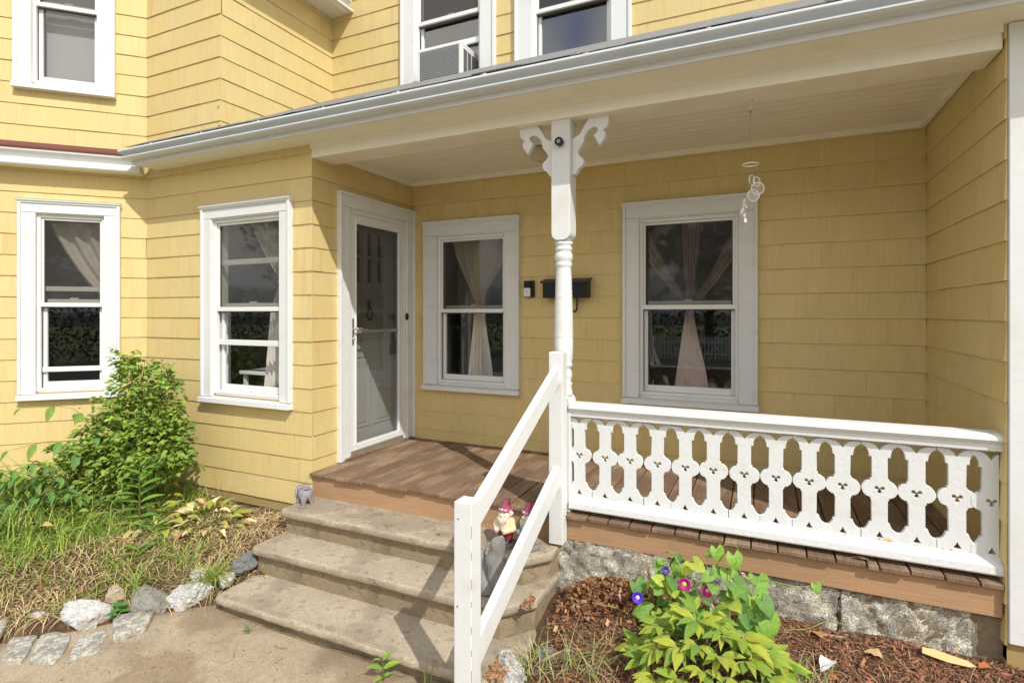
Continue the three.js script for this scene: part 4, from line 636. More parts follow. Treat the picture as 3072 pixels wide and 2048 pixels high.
{ // elephant planter
  const t = thing('elephant_planter', 'small grey elephant planter pot on the left corner of the top step', 'planter', [-3.045, 0.463, -2.985], -0.35);
  const gm = paint(0.27, 0.24, 0.27, 0.7), lm = paint(0.37, 0.37, 0.39, 0.7);
  const f = (x, y, z) => {
    let d = ell(x, y, z, [0.015, 0.07, 0], [0.068, 0.052, 0.052]);
    for (const s of [-1, 1]) for (const a of [-0.025, 0.05]) d = smin(d, cap(x, y, z, [a, 0.045, s * 0.028], [a, 0.01, s * 0.03], 0.021, 0.017), 0.01);
    d = smin(d, ell(x, y, z, [-0.05, 0.085, 0], [0.04, 0.042, 0.042]), 0.012);
    d = smin(d, cap(x, y, z, [-0.085, 0.085, 0], [-0.098, 0.04, 0], 0.02, 0.014), 0.01); d = smin(d, cap(x, y, z, [-0.098, 0.04, 0], [-0.105, 0.012, 0], 0.014, 0.011), 0.006);
    d = smin(d, cap(x, y, z, [0.08, 0.09, 0], [0.09, 0.04, 0], 0.007, 0.005), 0.006);
    return Math.max(d, -Math.max(ell(x, y, z, [0.02, 0.115, 0], [0.045, 0.06, 0.034]), 0.1 - y - 0.045), y - 0.118);
  };
  mesh('body', join([sdf(f, [-0.01, 0.062, 0], 0.125, 64)]), gm, t);
  for (const s of [-1, 1]) { mesh('ear', join([sph(0.032, 0, 0, 0, 0.9, 1.1, 0.25).rotateY(-s * 0.35).translate(-0.022, 0.082, s * 0.052)]), lm, t); mesh('eye', join([sph(0.0075, -0.078, 0.098, s * 0.026)]), M.vinyl, t); mesh('pupil', join([sph(0.004, -0.083, 0.098, s * 0.030)]), G.dark, t); }
  mesh('soil', join([cyl(0.034, 0.034, 0.004, 0.02, 0.085, 0)]), M.soil, t);
}
// ---------------------------------------------------------------- rocks, pavers
function rock(label, cx, cz, y0, w, d, h, rot, mat, seed, sharp = 1, tilt = 0) {
  const g = mergeVertices(new THREE.IcosahedronGeometry(1, 9).deleteAttribute('normal').deleteAttribute('uv'), 1e-4), p = g.attributes.position, r = rng(seed), planes = [];
  for (let i = 0; i < 11; i++) { const n = V(rr(-1, 1, r), rr(-0.7, 1, r), rr(-1, 1, r)).normalize(); planes.push([n, rr(0.62, 0.92, r)]); }
  planes.push([V(0, 1, 0), 0.75]);
  const q = V();
  for (let i = 0; i < p.count; i++) {
    q.fromBufferAttribute(p, i).normalize(); let R0 = 1.08;
    for (const [n, k] of planes) { const c = q.dot(n); if (c > 0.05) R0 = Math.min(R0, k / c); }
    R0 += 0.1 * (noise3(q.x * 3 + seed, q.y * 3, q.z * 3, seed) - 0.5) + 0.34 * (Math.abs(noise3(q.x * 5, q.y * 5 + seed, q.z * 5, seed + 1) - 0.5) - 0.08) * sharp - 0.10 * smooth(0.035, 0.0, Math.abs(noise3(q.x * 4 + 9, q.y * 4 + seed, q.z * 4, seed + 6) - 0.5)) + 0.07 * (noise3(q.x * 26, q.y * 26, q.z * 26 + seed, seed + 2) - 0.5);
    p.setXYZ(i, q.x * R0 * w / 2, q.y * R0 * h / 2, q.z * R0 * d / 2);
  }
  const c = toCreasedNormals(g, 0.35);
  const t = thing('rock', label, 'rock', [cx, y0, cz], rot); const m = mesh('stone', join([c]), mat, t); m.position.y = h * 0.3; m.rotation.z = tilt; return t;
}
const SIDE = 0.43;   // long axis across the view
rock('large white quartz rock with two humps, nearest the front in the bed edging', -3.655, -1.875, 0.0, 0.30, 0.2, 0.21, SIDE, M.quartz, 5, 1.1, -0.05);
rock('pinkish upright rock standing between white and grey rocks in the edging', -3.64, -2.04, 0.03, 0.125, 0.13, 0.19, SIDE + 0.2, M.pinkrock, 9, 0.8);
rock('grey streaked rock in the middle of the bed edging', -3.46, -2.12, 0.0, 0.28, 0.19, 0.22, SIDE - 0.15, std({ map: rep(T.quartz, 0.35), color: 0xc8c4ba, bumpMap: rep(T.grainBump, 0.2), bumpScale: 0.008, roughness: 0.9 }), 14, 1.2);
rock('white angular rock with dark crevices beside the bottom step', -3.265, -2.26, 0.02, 0.26, 0.18, 0.18, SIDE + 0.15, M.quartz, 23, 1.5, 0.2);
rock('small white rock lying behind the angular rock by the bottom step', -3.30, -2.37, 0.1, 0.15, 0.13, 0.12, SIDE, M.quartz, 31, 1);
rock('small rounded pale rock under a grass tuft near the middle step', -3.135, -2.42, 0.1, 0.11, 0.1, 0.1, SIDE, M.quartz, 35, 0.8);
rock('slate grey rock touching the left end of the middle step', -3.13, -2.54, 0.16, 0.2, 0.15, 0.12, SIDE + 0.1, M.grayrock, 41, 1.2, 0.35);
rock('low dull white rock sunk in the grass at the left of the edging', -3.86, -1.76, 0.0, 0.14, 0.13, 0.13, SIDE, M.quartz, 47, 1);
rock('pale grey rock half buried in grass at the left frame edge', -4.06, -1.75, 0.02, 0.16, 0.11, 0.13, SIDE, M.pinkrock, 53, 1);
rock('whitish pointed rock in the mulch behind the lower handrail post', -1.13, -2.42, -0.01, 0.17, 0.15, 0.27, 0.5, M.quartz, 61, 1.3, 0.15);
rock('flat pale stone half buried in mulch beside the bottom step', -0.98, -2.62, 0.08, 0.16, 0.1, 0.08, 0.3, M.grayrock, 67, 1);
rock('brown rounded stone in the mulch in front of the peony', -0.62, -2.36, 0.06, 0.11, 0.09, 0.1, 0.3, std({ map: rep(T.grayrock, 0.4), color: 0xf0d0b0, roughness: 0.9 }), 71, 0.8);
{ // granite setts along the path, each tilted a little
  const S = [[[-4.104, -1.65], [-4.03, -1.70], [-3.84, -1.56], [-3.906, -1.52]], [[-3.916, -1.653], [-3.845, -1.75], [-3.557, -1.545], [-3.662, -1.495]], [[-3.765, -1.735], [-3.575, -1.775], [-3.385, -1.61], [-3.519, -1.55]], [[-3.516, -1.785], [-3.47, -1.90], [-3.279, -1.758], [-3.359, -1.649]], [[-3.49, -1.955], [-3.374, -2.102], [-3.235, -1.99], [-3.265, -1.83]], [[-3.228, -2.236], [-3.153, -2.178], [-3.156, -2.126], [-3.266, -2.165]]];
  S.forEach((q, i) => {
    const cx = (q[0][0] + q[1][0] + q[2][0] + q[3][0]) / 4, cz = (q[0][1] + q[1][1] + q[2][1] + q[3][1]) / 4; q = q.map(c => [cx + (c[0] - cx) * 1.1, cz + (c[1] - cz) * 1.1]);
    const pts = []; for (let k = 0; k < 4; k++) { const a = q[k], b = q[(k + 1) % 4]; for (let n = 0; n < 5; n++) { const t = (n + 0.5) / 5, e = 0.006; pts.push([mix(a[0], b[0], t) + rr(-e, e), -mix(a[1], b[1], t) + rr(-e, e)]); } }
    const g = toCreasedNormals(new THREE.ExtrudeGeometry(poly(pts.reverse()), { depth: 0.03, bevelEnabled: true, bevelSize: 0.012, bevelThickness: 0.01, bevelOffset: -0.012, bevelSegments: 2 }).rotateX(-Math.PI / 2), 0.6);
    const m = mesh('paver', join([g]), M.paver, path); m.position.y = Math.max(hPath(cx, cz), i < 2 ? hLeft(cx, cz) : -1) - (i < 2 ? -0.012 : 0.026); m.rotation.z = rr(-0.01, 0.01);
  });
}

// ---------------------------------------------------------------- leaves and plants
T.leaf = tex(256, (u, v, o) => { const m = Math.abs(u - 0.5), rib = smooth(0.035, 0.008, m), sv = smooth(0.12, 0.0, Math.abs(((v * 7 - m * 5) % 1 + 1) % 1 - 0.5) * 2 * 0.6) * 0.6 * smooth(0.5, 0.1, m), bl = fbm(u, v, 5, 5, 4, 171), sp = vn(u * 50, v * 50, 50, 50, 173) > 0.97 ? 0.55 : 1, k = (0.62 + 0.45 * bl) * sp; o[0] = k * (1 + 0.35 * rib + 0.2 * sv) + 0.12 * rib; o[1] = k * (1 + 0.25 * rib + 0.14 * sv) + 0.08 * rib; o[2] = k * (1 + 0.5 * rib + 0.25 * sv); });
T.leafBump = gray(128, (u, v) => { const m = Math.abs(u - 0.5); return 0.6 - 0.4 * smooth(0.06, 0.0, m) - 0.25 * smooth(0.5, 0.8, Math.abs(((v * 7 - m * 5) % 1 + 1) % 1 - 0.5) * 2) + 0.2 * fbm(u, v, 8, 8, 2, 175); });
const leafMat = (r, g, b, t = 0.3) => phy({ color: new THREE.Color(r * 1.45, g * 1.42, b * 1.1), map: T.leaf, bumpMap: T.leafBump, bumpScale: 0.0016, roughness: 0.68, transmission: t, thickness: 0, side: THREE.DoubleSide });
const vertexLeaf = phy({ vertexColors: true, roughness: 0.65, transmission: 0.25, thickness: 0, side: THREE.DoubleSide });
const vertexDry = std({ vertexColors: true, roughness: 0.95, side: THREE.DoubleSide });
// a leaf blade along +y from the origin, face towards +z, folded along its midrib and bent back
function leafGeo(L, Wd, o = {}) {
  const n = o.n ?? 6, prof = o.prof ?? (t => Math.sin(Math.PI * Math.pow(t, 0.8)) * (1 - 0.25 * t)), fold = o.fold ?? 0.25, bend = o.bend ?? 0.5, wave = o.wave ?? 0, P = [], I = [];
  for (let i = 0; i <= n; i++) { const t = i / n, a = bend * t, y = bend ? L * Math.sin(a) / bend : L * t, z = bend ? -L * (1 - Math.cos(a)) / bend : 0, w = Math.max(0.02, prof(t)) * Wd / 2, q = wave * Wd * Math.sin(i * 2.4); P.push(-w, y + (o.heart ? -o.heart * L * (1 - t) ** 4 : 0), z + w * fold + q, 0, y, z, w, y + (o.heart ? -o.heart * L * (1 - t) ** 4 : 0), z + w * fold - q); }
  for (let i = 0; i < n; i++) { const a = i * 3; I.push(a, a + 1, a + 4, a, a + 4, a + 3, a + 1, a + 2, a + 5, a + 1, a + 5, a + 4); }
  const g = new THREE.BufferGeometry(); g.setAttribute('position', new THREE.Float32BufferAttribute(P, 3)); g.setIndex(I); g.computeVertexNormals(); const u = []; for (let i = 0; i < P.length / 3; i++) u.push(P[i * 3] / Wd + 0.5, Math.floor(i / 3) / n); g.setAttribute('uv', new THREE.Float32BufferAttribute(u, 2)); return g;
}
const X = V(), Y = V(), Z = V(), MB = new THREE.Matrix4();
function orient(dir, up) { Y.copy(dir).normalize(); X.crossVectors(Y, up).normalize(); if (X.lengthSq() < 0.5) X.set(1, 0, 0); Z.crossVectors(X, Y); return MB.makeBasis(X, Y, Z); }
function leaf(parent, geo, mat, p, dir, up = V(0, 1, 0), s = 1, name = 'leaf') { const m = new THREE.Mesh(geo, mat); m.name = name; m.castShadow = m.receiveShadow = true; m.setRotationFromMatrix(orient(dir, up)); m.position.copy(p); m.scale.setScalar(s); parent.add(m); return m; }
class Cloud {                            // many blades and leaves in one geometry with vertex colours
  constructor() { this.P = []; this.C = []; }
  tri(a, b, c, k) { this.P.push(a.x, a.y, a.z, b.x, b.y, b.z, c.x, c.y, c.z); for (let i = 0; i < 3; i++) this.C.push(k[0], k[1], k[2]); }
  leaf(p, dir, up, L, w, k) { orient(dir, up); const x = X.clone(), y = Y.clone(), z = Z.clone(), q = (a, b, c) => p.clone().addScaledVector(x, a).addScaledVector(y, b).addScaledVector(z, c); const b = q(0, 0, 0), m1 = q(0, L * 0.5, 0.0), t = q(0, L, -L * 0.15), l1 = q(-w * 0.5, L * 0.35, w * 0.16), r1 = q(w * 0.5, L * 0.35, w * 0.16), l2 = q(-w * 0.4, L * 0.68, w * 0.1), r2 = q(w * 0.4, L * 0.68, w * 0.1); this.tri(b, m1, l1, k); this.tri(b, r1, m1, k); this.tri(l1, m1, l2, k); this.tri(m1, r1, r2, k); this.tri(l2, m1, t, k); this.tri(m1, r2, t, k); }
  blade(p, az, L, w, lean, k, n = 4, droop = 1) { const d = V(Math.cos(az), 0, Math.sin(az)), s = V(-Math.sin(az), 0, Math.cos(az)); let prev = null, q = p.clone(), ang = lean * 0.3; for (let i = 0; i <= n; i++) { const t = i / n, ww = w * (1 - t * t) * 0.5 + 0.0003, a = q.clone().addScaledVector(s, -ww), b = q.clone().addScaledVector(s, ww); if (prev) { this.tri(prev[0], prev[1], b, k); this.tri(prev[0], b, a, k); } prev = [a, b]; ang += lean * droop / n; q = q.clone().addScaledVector(d, Math.sin(ang) * L / n); q.y += Math.cos(ang) * L / n; } }
  chip(p, L, w, az, tilt, roll, k) { const m = new THREE.Matrix4().makeRotationFromEuler(new THREE.Euler(tilt, az, roll, 'YXZ')), q = (a, b, c) => V(a, b, c).applyMatrix4(m).add(p); const a = q(-L / 2, 0, -w / 2), b = q(L / 2, 0, -w / 3), c = q(L / 2.2, 0, w / 2), d = q(-L / 2, 0, w / 2.4), e = q(0, w * 0.25, 0); this.tri(a, e, b, k); this.tri(b, e, c, k); this.tri(c, e, d, k); this.tri(d, e, a, k); }
  build(name, mat, parent) { const g = new THREE.BufferGeometry(); g.setAttribute('position', new THREE.Float32BufferAttribute(this.P, 3)); g.setAttribute('color', new THREE.Float32BufferAttribute(this.C, 3)); g.setAttribute('uv', new THREE.Float32BufferAttribute(new Float32Array(this.P.length / 3 * 2), 2)); g.computeVertexNormals(); const m = new THREE.Mesh(g, mat); m.name = parent === scene ? numbered(name) : name; m.castShadow = m.receiveShadow = true; parent.add(m); return m; }
}
const jit = (c, a, r = R) => { const k = 1 + rr(-a, a, r); return [c[0] * k * (1 + rr(-a, a, r) * 0.3), c[1] * k, c[2] * k * (1 + rr(-a, a, r) * 0.3)]; };
const stems = (parent, list, mat, name = 'stem') => mesh(name, join(list), mat, parent);
const stemMat = std({ color: new THREE.Color(0.10, 0.12, 0.03), roughness: 0.8 }), woodStem = std({ color: new THREE.Color(0.14, 0.085, 0.05), roughness: 0.9 }), dryMat = std({ color: new THREE.Color(0.42, 0.28, 0.13), roughness: 0.95 });

{ // rose bush: canes, 290 leaves one by one on the near side, the rest as one mass
  const O = [-4.62, 0.25, -2.78], r = rng(77), t = thing('rose_bush', 'bushy green rose with a few red blooms growing against the bay corner', 'shrub', O);
  const blobs = [[0.0, 0.98, 0.03, 0.23, 0.22, 0.17], [0.27, 0.9, 0.0, 0.19, 0.22, 0.16], [0.1, 0.7, 0.06, 0.4, 0.24, 0.2], [0.36, 0.62, 0.02, 0.23, 0.22, 0.18], [-0.25, 0.62, 0.12, 0.25, 0.2, 0.18], [0.3, 0.46, 0.08, 0.36, 0.14, 0.2], [-0.4, 0.42, 0.16, 0.24, 0.16, 0.17], [0.0, 0.4, 0.12, 0.4, 0.2, 0.18], [-0.1, 0.2, 0.15, 0.36, 0.14, 0.16], [0.12, 1.16, 0.03, 0.07, 0.08, 0.06], [-0.07, 1.16, 0.04, 0.09, 0.07, 0.07], [0.36, 1.06, 0.0, 0.06, 0.12, 0.06], [-0.5, 0.3, 0.3, 0.2, 0.16, 0.16], [-0.62, 0.2, 0.45, 0.2, 0.13, 0.16], [-0.3, 0.14, 0.35, 0.25, 0.1, 0.16]];
  const wt = blobs.map(b => b[3] * b[4] * b[5]), sum = wt.reduce((a, b) => a + b), pick = () => { let k = r() * sum, i = 0; while ((k -= wt[i]) > 0) i++; return blobs[i]; };
  const mats = [[0.07, 0.16, 0.02], [0.11, 0.24, 0.03], [0.17, 0.31, 0.04], [0.25, 0.37, 0.045]].map(c => leafMat(...c)), geos = [leafGeo(0.05, 0.038, { n: 4, bend: 0.5 }), leafGeo(0.056, 0.04, { n: 4, bend: -0.3, fold: 0.35 }), leafGeo(0.044, 0.034, { n: 4, bend: 0.8 })];
  const list = [], cl = new Cloud();
  for (let i = 0; i < 7200; i++) {
    const b = pick(), a = r() * 6.283, c = r() * 2 - 1, s = Math.sqrt(1 - c * c), rad = Math.pow(r(), 0.36), hole = noise3(a * 1.5 + b[0] * 9, c * 4, b[1] * 20, 9) < 0.40; if (hole && rad > 0.5) continue;
    const n = V(s * Math.cos(a), c, s * Math.sin(a)), p = V(b[0] + n.x * rad * b[3], b[1] + n.y * rad * b[4], b[2] + n.z * rad * b[5]);
    if (p.z + O[2] < -3.1) p.z = -3.1 - O[2] + r() * 0.04; if (p.y < 0) continue;
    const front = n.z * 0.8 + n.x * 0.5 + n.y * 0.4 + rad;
    list.push({ p, dir: V(n.x + rr(-0.9, 0.9, r), n.y * 0.4 + rr(-0.6, 0.5, r), n.z + rr(-0.9, 0.9, r)), up: V(rr(-0.4, 0.6, r), 1, rr(-0.2, 0.9, r)), front, hi: p.y });
  }
  for (let i = 0; i < 46; i++) { const b = blobs[i % blobs.length], a = rr(-1.2, 3.6, r), c = rr(-0.1, 1, r), n = V(Math.cos(a) * Math.sqrt(1 - c * c), c, Math.abs(Math.sin(a)) * 0.8), L = rr(0.06, 0.2, r); for (let k = 0; k < 16; k++) { const t = r(), p = V(b[0] + n.x * (b[3] * 0.85 + L * t), b[1] + n.y * (b[4] * 0.85 + L * t) - 0.05 * t * t, b[2] + n.z * (b[5] * 0.85 + L * t)); p.x += rr(-0.025, 0.025, r); p.y += rr(-0.025, 0.025, r); if (p.z + O[2] > -3.1 && p.y > 0) list.push({ p, dir: V(n.x + rr(-0.9, 0.9, r), rr(-0.5, 0.5, r), n.z + rr(-0.9, 0.9, r)), up: V(rr(-0.4, 0.6, r), 1, rr(0, 0.9, r)), front: 1.2 + r(), hi: p.y }); } }
  list.sort((a, b) => b.front - a.front);
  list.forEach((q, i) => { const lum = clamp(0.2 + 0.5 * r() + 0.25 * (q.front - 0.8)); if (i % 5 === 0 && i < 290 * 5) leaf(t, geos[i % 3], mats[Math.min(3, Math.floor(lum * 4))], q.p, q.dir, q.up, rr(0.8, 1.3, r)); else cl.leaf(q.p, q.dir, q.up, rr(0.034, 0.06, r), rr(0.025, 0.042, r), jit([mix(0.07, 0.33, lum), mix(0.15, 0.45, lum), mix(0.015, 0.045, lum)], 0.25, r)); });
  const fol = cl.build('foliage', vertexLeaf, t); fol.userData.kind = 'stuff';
  const cn = []; for (let i = 0; i < 26; i++) { const b = blobs[i % 12], e = V(b[0] + rr(-0.7, 0.7, r) * b[3], b[1] + rr(-0.2, 0.8, r) * b[4], b[2] + rr(-0.6, 0.6, r) * b[5]); cn.push(taper([V(rr(-0.2, 0.2, r), -0.05, rr(-0.05, 0.15, r)), V(e.x * 0.3 + rr(-0.1, 0.1, r), e.y * 0.45, e.z * 0.5), e], 0.006, 0.002, 10, 5)); }
  stems(t, cn, woodStem, 'cane');
  const red = paint(0.45, 0.015, 0.03), pinkm = paint(0.6, 0.06, 0.12), dead = paint(0.28, 0.09, 0.03);
  const bloom = (x, y, z, m, s) => { const g = []; for (let i = 0; i < 9; i++) { const a = i * 2.4, k = 0.4 + i * 0.07; g.push(leafGeo(0.02 * s, 0.02 * s, { n: 4, bend: -1, fold: 0.3 }).rotateX(0.4 + k * 0.7).rotateY(a)); } mesh('bloom', join(g.map(q => q.translate(x, y, z))), m, t); };
  bloom(0.05, 1.13, 0.16, red, 1); bloom(-0.27, 0.5, 0.3, pinkm, 1.1); bloom(-0.22, 0.56, 0.28, red, 0.9); bloom(0.31, 1.22, 0.02, dead, 0.9); bloom(0.22, 1.14, 0.08, dead, 0.7); bloom(-0.12, 1.27, 0.08, dead, 0.7); bloom(-0.37, 0.83, 0.25, dead, 0.7);
  stems(t, [taper([V(0.28, 1.0, 0), V(0.3, 1.12, 0.02), V(0.31, 1.22, 0.02)], 0.002, 0.0015), taper([V(-0.05, 1.15, 0.04), V(-0.1, 1.22, 0.06), V(-0.12, 1.27, 0.08)], 0.002, 0.0012)], woodStem, 'twig');
}
// a frond of paired leaflets along a curved stalk
function frond(t, pts, n, geos, mats, size, r, droop = 0.5) {
  const c = new THREE.CatmullRomCurve3(pts); stems(t, [taper(pts, 0.0035, 0.001, 12, 5)], stemMat, 'stalk');
  for (let i = 0; i < n; i++) { const u = 0.25 + 0.75 * (i / (n - 1)), p = c.getPointAt(u), d = c.getTangentAt(u), side = V().crossVectors(d, V(0, 1, 0)).normalize(); for (const s of i === n - 1 ? [0] : [-1, 1]) leaf(t, geos[Math.floor(r() * geos.length)], mats[Math.floor(r() * mats.length)], p, V().copy(d).multiplyScalar(s ? 0.45 : 1).addScaledVector(side, s).add(V(0, -droop * rr(0.5, 1.3, r), 0)), V(0.25, 1, 0.35), size * rr(0.8, 1.15, r) * (0.75 + 0.5 * Math.sin(u * 3)), 'leaflet'); }
}
{
  const r = rng(91), t = thing('pinnate_shrub', 'green shrub with arching fronds of large paired leaflets left of the rose', 'shrub', [-4.9, 0.24, -2.55], 0.85);
  const geos = [leafGeo(0.13, 0.056, { n: 6, bend: 0.5, prof: u => Math.sin(Math.PI * Math.pow(u, 0.75)) * (1 - 0.3 * u) }), leafGeo(0.115, 0.052, { n: 6, bend: 0.9, fold: 0.15 })], mats = [leafMat(0.08, 0.19, 0.04), leafMat(0.11, 0.24, 0.045), leafMat(0.15, 0.24, 0.03)];
  const B = V(0, 0, 0);
  frond(t, [B, V(0.08, 0.5, 0.05), V(-0.06, 0.86, 0.12), V(-0.36, 0.90, 0.2)], 6, geos, mats, 1, r, 0.8);
  frond(t, [B, V(0.0, 0.4, 0.08), V(-0.15, 0.62, 0.14), V(-0.42, 0.6, 0.22)], 6, geos, mats, 1, r, 0.8);
  frond(t, [V(-0.05, 0, 0.05), V(-0.2, 0.3, 0.15), V(-0.36, 0.38, 0.26), V(-0.72, 0.34, 0.38)], 8, geos, mats, 0.95, r, 0.8);
  frond(t, [V(-0.05, 0, 0.05), V(-0.15, 0.3, 0.2), V(-0.22, 0.5, 0.28), V(-0.42, 0.46, 0.42)], 7, geos, mats, 0.7, r, 0.6);
  frond(t, [V(-0.1, 0, 0.05), V(-0.25, 0.18, 0.2), V(-0.5, 0.24, 0.3), V(-0.75, 0.14, 0.4)], 8, geos, mats, 0.8, r, 0.7);
  frond(t, [V(0.02, 0, 0.05), V(-0.04, 0.22, 0.2), V(-0.12, 0.3, 0.36), V(-0.3, 0.28, 0.5)], 6, geos, mats, 0.8, r, 0.6);
  for (let i = 0; i < 11; i++) { const a = rr(-0.5, 0.15, r), h = rr(0.2, 0.55, r), zz = rr(0.02, 0.35, r), l = rr(0.2, 0.42, r); frond(t, [V(a * 0.5, 0, zz * 0.5), V(a * 0.8, h * 0.7, zz), V(a - l * 0.4, h, zz + 0.06), V(a - l, h - rr(0, 0.08, r), zz + rr(0, 0.14, r))], 6, geos, mats, rr(0.55, 0.85, r), r, 0.6); }
}
{ // frond standing against the right of the rose, casting its shadow on the wall
  const r = rng(95), t = thing('pinnate_sapling', 'thin sapling with drooping yellow green leaflets at the right edge of the rose', 'plant', [-4.25, 0.26, -2.8], 0.5);
  const geos = [leafGeo(0.10, 0.04, { n: 5, bend: 0.6 })], mats = [leafMat(0.13, 0.2, 0.03), leafMat(0.24, 0.24, 0.03)];
  frond(t, [V(0, 0, 0), V(0.03, 0.3, 0.05), V(0.12, 0.48, 0.08), V(0.26, 0.42, 0.1)], 6, geos, mats, 0.9, r, 0.9);
}
function milkweed(name, label, pos, h, n, L, mats, r) {
  const t = thing(name, label, 'plant', pos), geo = leafGeo(L, L * 0.42, { n: 6, bend: 0.5, fold: 0.22 });
  stems(t, [taper([V(0, -0.03, 0), V(0.008, h * 0.5, 0.004), V(0, h, 0)], 0.006, 0.003)], stemMat);
  for (let i = 0; i < n; i++) { const u = i / (n - 1), y = h * (0.2 + 0.8 * u), az = -1.04 + (i % 2 ? 0.3 : -0.25) + rr(-0.15, 0.15, r); for (const s of [-1, 1]) leaf(t, geo, mats[(i + (s > 0)) % mats.length], V(0, y, 0), V(s * Math.cos(az) + 0.15, 0.25 + u * 0.8, s * Math.sin(az) + 0.15), V(0, 1, 0.25), (0.75 + 0.4 * Math.sin(u * 2.8)) * rr(0.9, 1.1, r)); }
  return t;
}
{
  const r = rng(101), br = [leafMat(0.13, 0.29, 0.03), leafMat(0.17, 0.34, 0.035), leafMat(0.10, 0.24, 0.03)];
  milkweed('milkweed', 'tall bright green milkweed with paired leaves standing before the rose', [-4.15, 0.2, -2.49], 0.52, 9, 0.15, br, r);
  milkweed('milkweed', 'small leafy milkweed between dried hosta and edging rocks', [-3.93, 0.18, -2.44], 0.18, 5, 0.12, br, r);
  milkweed('milkweed', 'young milkweed with pale green leaves above the grey streaked rock', [-3.79, 0.13, -2.26], 0.14, 4, 0.11, [leafMat(0.2, 0.3, 0.04), br[0]], r);
  milkweed('milkweed', 'bright green seedling growing in the crack before the bottom step', [-1.74, 0.0, -2.22], 0.10, 3, 0.085, [leafMat(0.22, 0.4, 0.03), br[1]], r);
  milkweed('weed', 'tiny weed beside the left end of the top step', [-3.22, 0.25, -2.95], 0.1, 3, 0.05, br, r);
  milkweed('weed', 'tiny green weed on the path below the cracked bottom step', [-2.70, 0.0, -2.22], 0.04, 3, 0.03, br, r);
  const cl = thing('clover', 'small patch of dark green clover between the big white rock and the grey rock', 'plant', [-3.50, 0.02, -1.95]), g = leafGeo(0.04, 0.036, { n: 4, bend: 0.3 }), cm = leafMat(0.06, 0.2, 0.025);
  for (let i = 0; i < 9; i++) { const x = rr(-0.05, 0.05, r), z = rr(-0.05, 0.05, r), y = rr(0.03, 0.1, r); for (let k = 0; k < 3; k++) { const a = k * 2.09 + i; leaf(cl, g, cm, V(x, y, z), V(Math.cos(a), 0.2, Math.sin(a)), V(0.1, 1, 0.3), 0.8); } stems(cl, [taper([V(x * 0.3, 0, z * 0.3), V(x, y, z)], 0.0015, 0.001, 3, 4)], stemMat); }
}
function hosta(label, pos, n, R0, L, mats, r, flat = 0.35) {
  const t = thing('hosta', label, 'plant', pos), geos = [leafGeo(L, L * 0.5, { n: 7, bend: 1.1, fold: 0.25, wave: 0.04, prof: u => Math.sin(Math.PI * Math.pow(u, 0.62)) * (1 - 0.2 * u) }), leafGeo(L * 0.9, L * 0.36, { n: 7, bend: 1.6, fold: 0.5, wave: 0.08 })];
  for (let i = 0; i < n; i++) { const a = i * 2.399 + rr(-0.3, 0.3, r), q = Math.sqrt(i / n), d = R0 * q, y = 0.14 * (1 - q) + 0.05 + rr(0, 0.05, r); const p = V(Math.cos(a) * d, y, Math.sin(a) * d * 0.8); leaf(t, geos[i % 2], mats[Math.floor(r() * mats.length)], p, V(Math.cos(a), flat + (1 - q) * 1.1, Math.sin(a)), V(0.1 * Math.cos(a), 1, 0.2), rr(0.7, 1.15, r)); if (i % 2) stems(t, [taper([V(Math.cos(a) * d * 0.15, -0.03, Math.sin(a) * d * 0.15), p], 0.003, 0.002, 4, 4)], stemMat); }
  return t;
}
{
  const r = rng(111), y = leafMat(0.32, 0.36, 0.06), g = leafMat(0.22, 0.32, 0.04), tan = leafMat(0.48, 0.36, 0.19, 0.15), cream = leafMat(0.58, 0.5, 0.34, 0.15), br = leafMat(0.3, 0.18, 0.08, 0.1);
  hosta('scorched hosta with cream and yellow green withered leaves left of the steps', [-3.75, 0.22, -2.74], 64, 0.30, 0.12, [y, y, tan, cream, cream, g, br], r, 0.5);
  hosta('low yellow green hosta leaves between the milkweed and the scorched hosta', [-4.05, 0.2, -2.58], 24, 0.26, 0.15, [y, g, y, tan], r, 0.2);
  hosta('small clump of yellow hosta leaves amid dry grass at the left', [-4.5, 0.15, -2.24], 12, 0.17, 0.2, [y, y, g], r, 0.3);
  hosta('flattened yellowing hosta leaves over grass at the left frame edge', [-4.5, 0.12, -2.02], 16, 0.24, 0.2, [y, tan, g, y], r, 0.15);
}
function clump(name, label, cat, pos, n, L, w, cols, r, spread, lean) { const c = new Cloud(); for (let i = 0; i < n; i++) c.blade(V(rr(-spread, spread, r), 0, rr(-spread, spread, r)), r() * 6.283, L * rr(0.5, 1.1, r), w * rr(0.7, 1.2, r), lean * rr(0.4, 1.3, r), jit(cols[Math.floor(r() * cols.length)], 0.2, r), 7); const t = thing(name, label, cat, pos); const m = c.build('blades', vertexLeaf, t); m.userData.kind = 'stuff'; return t; }
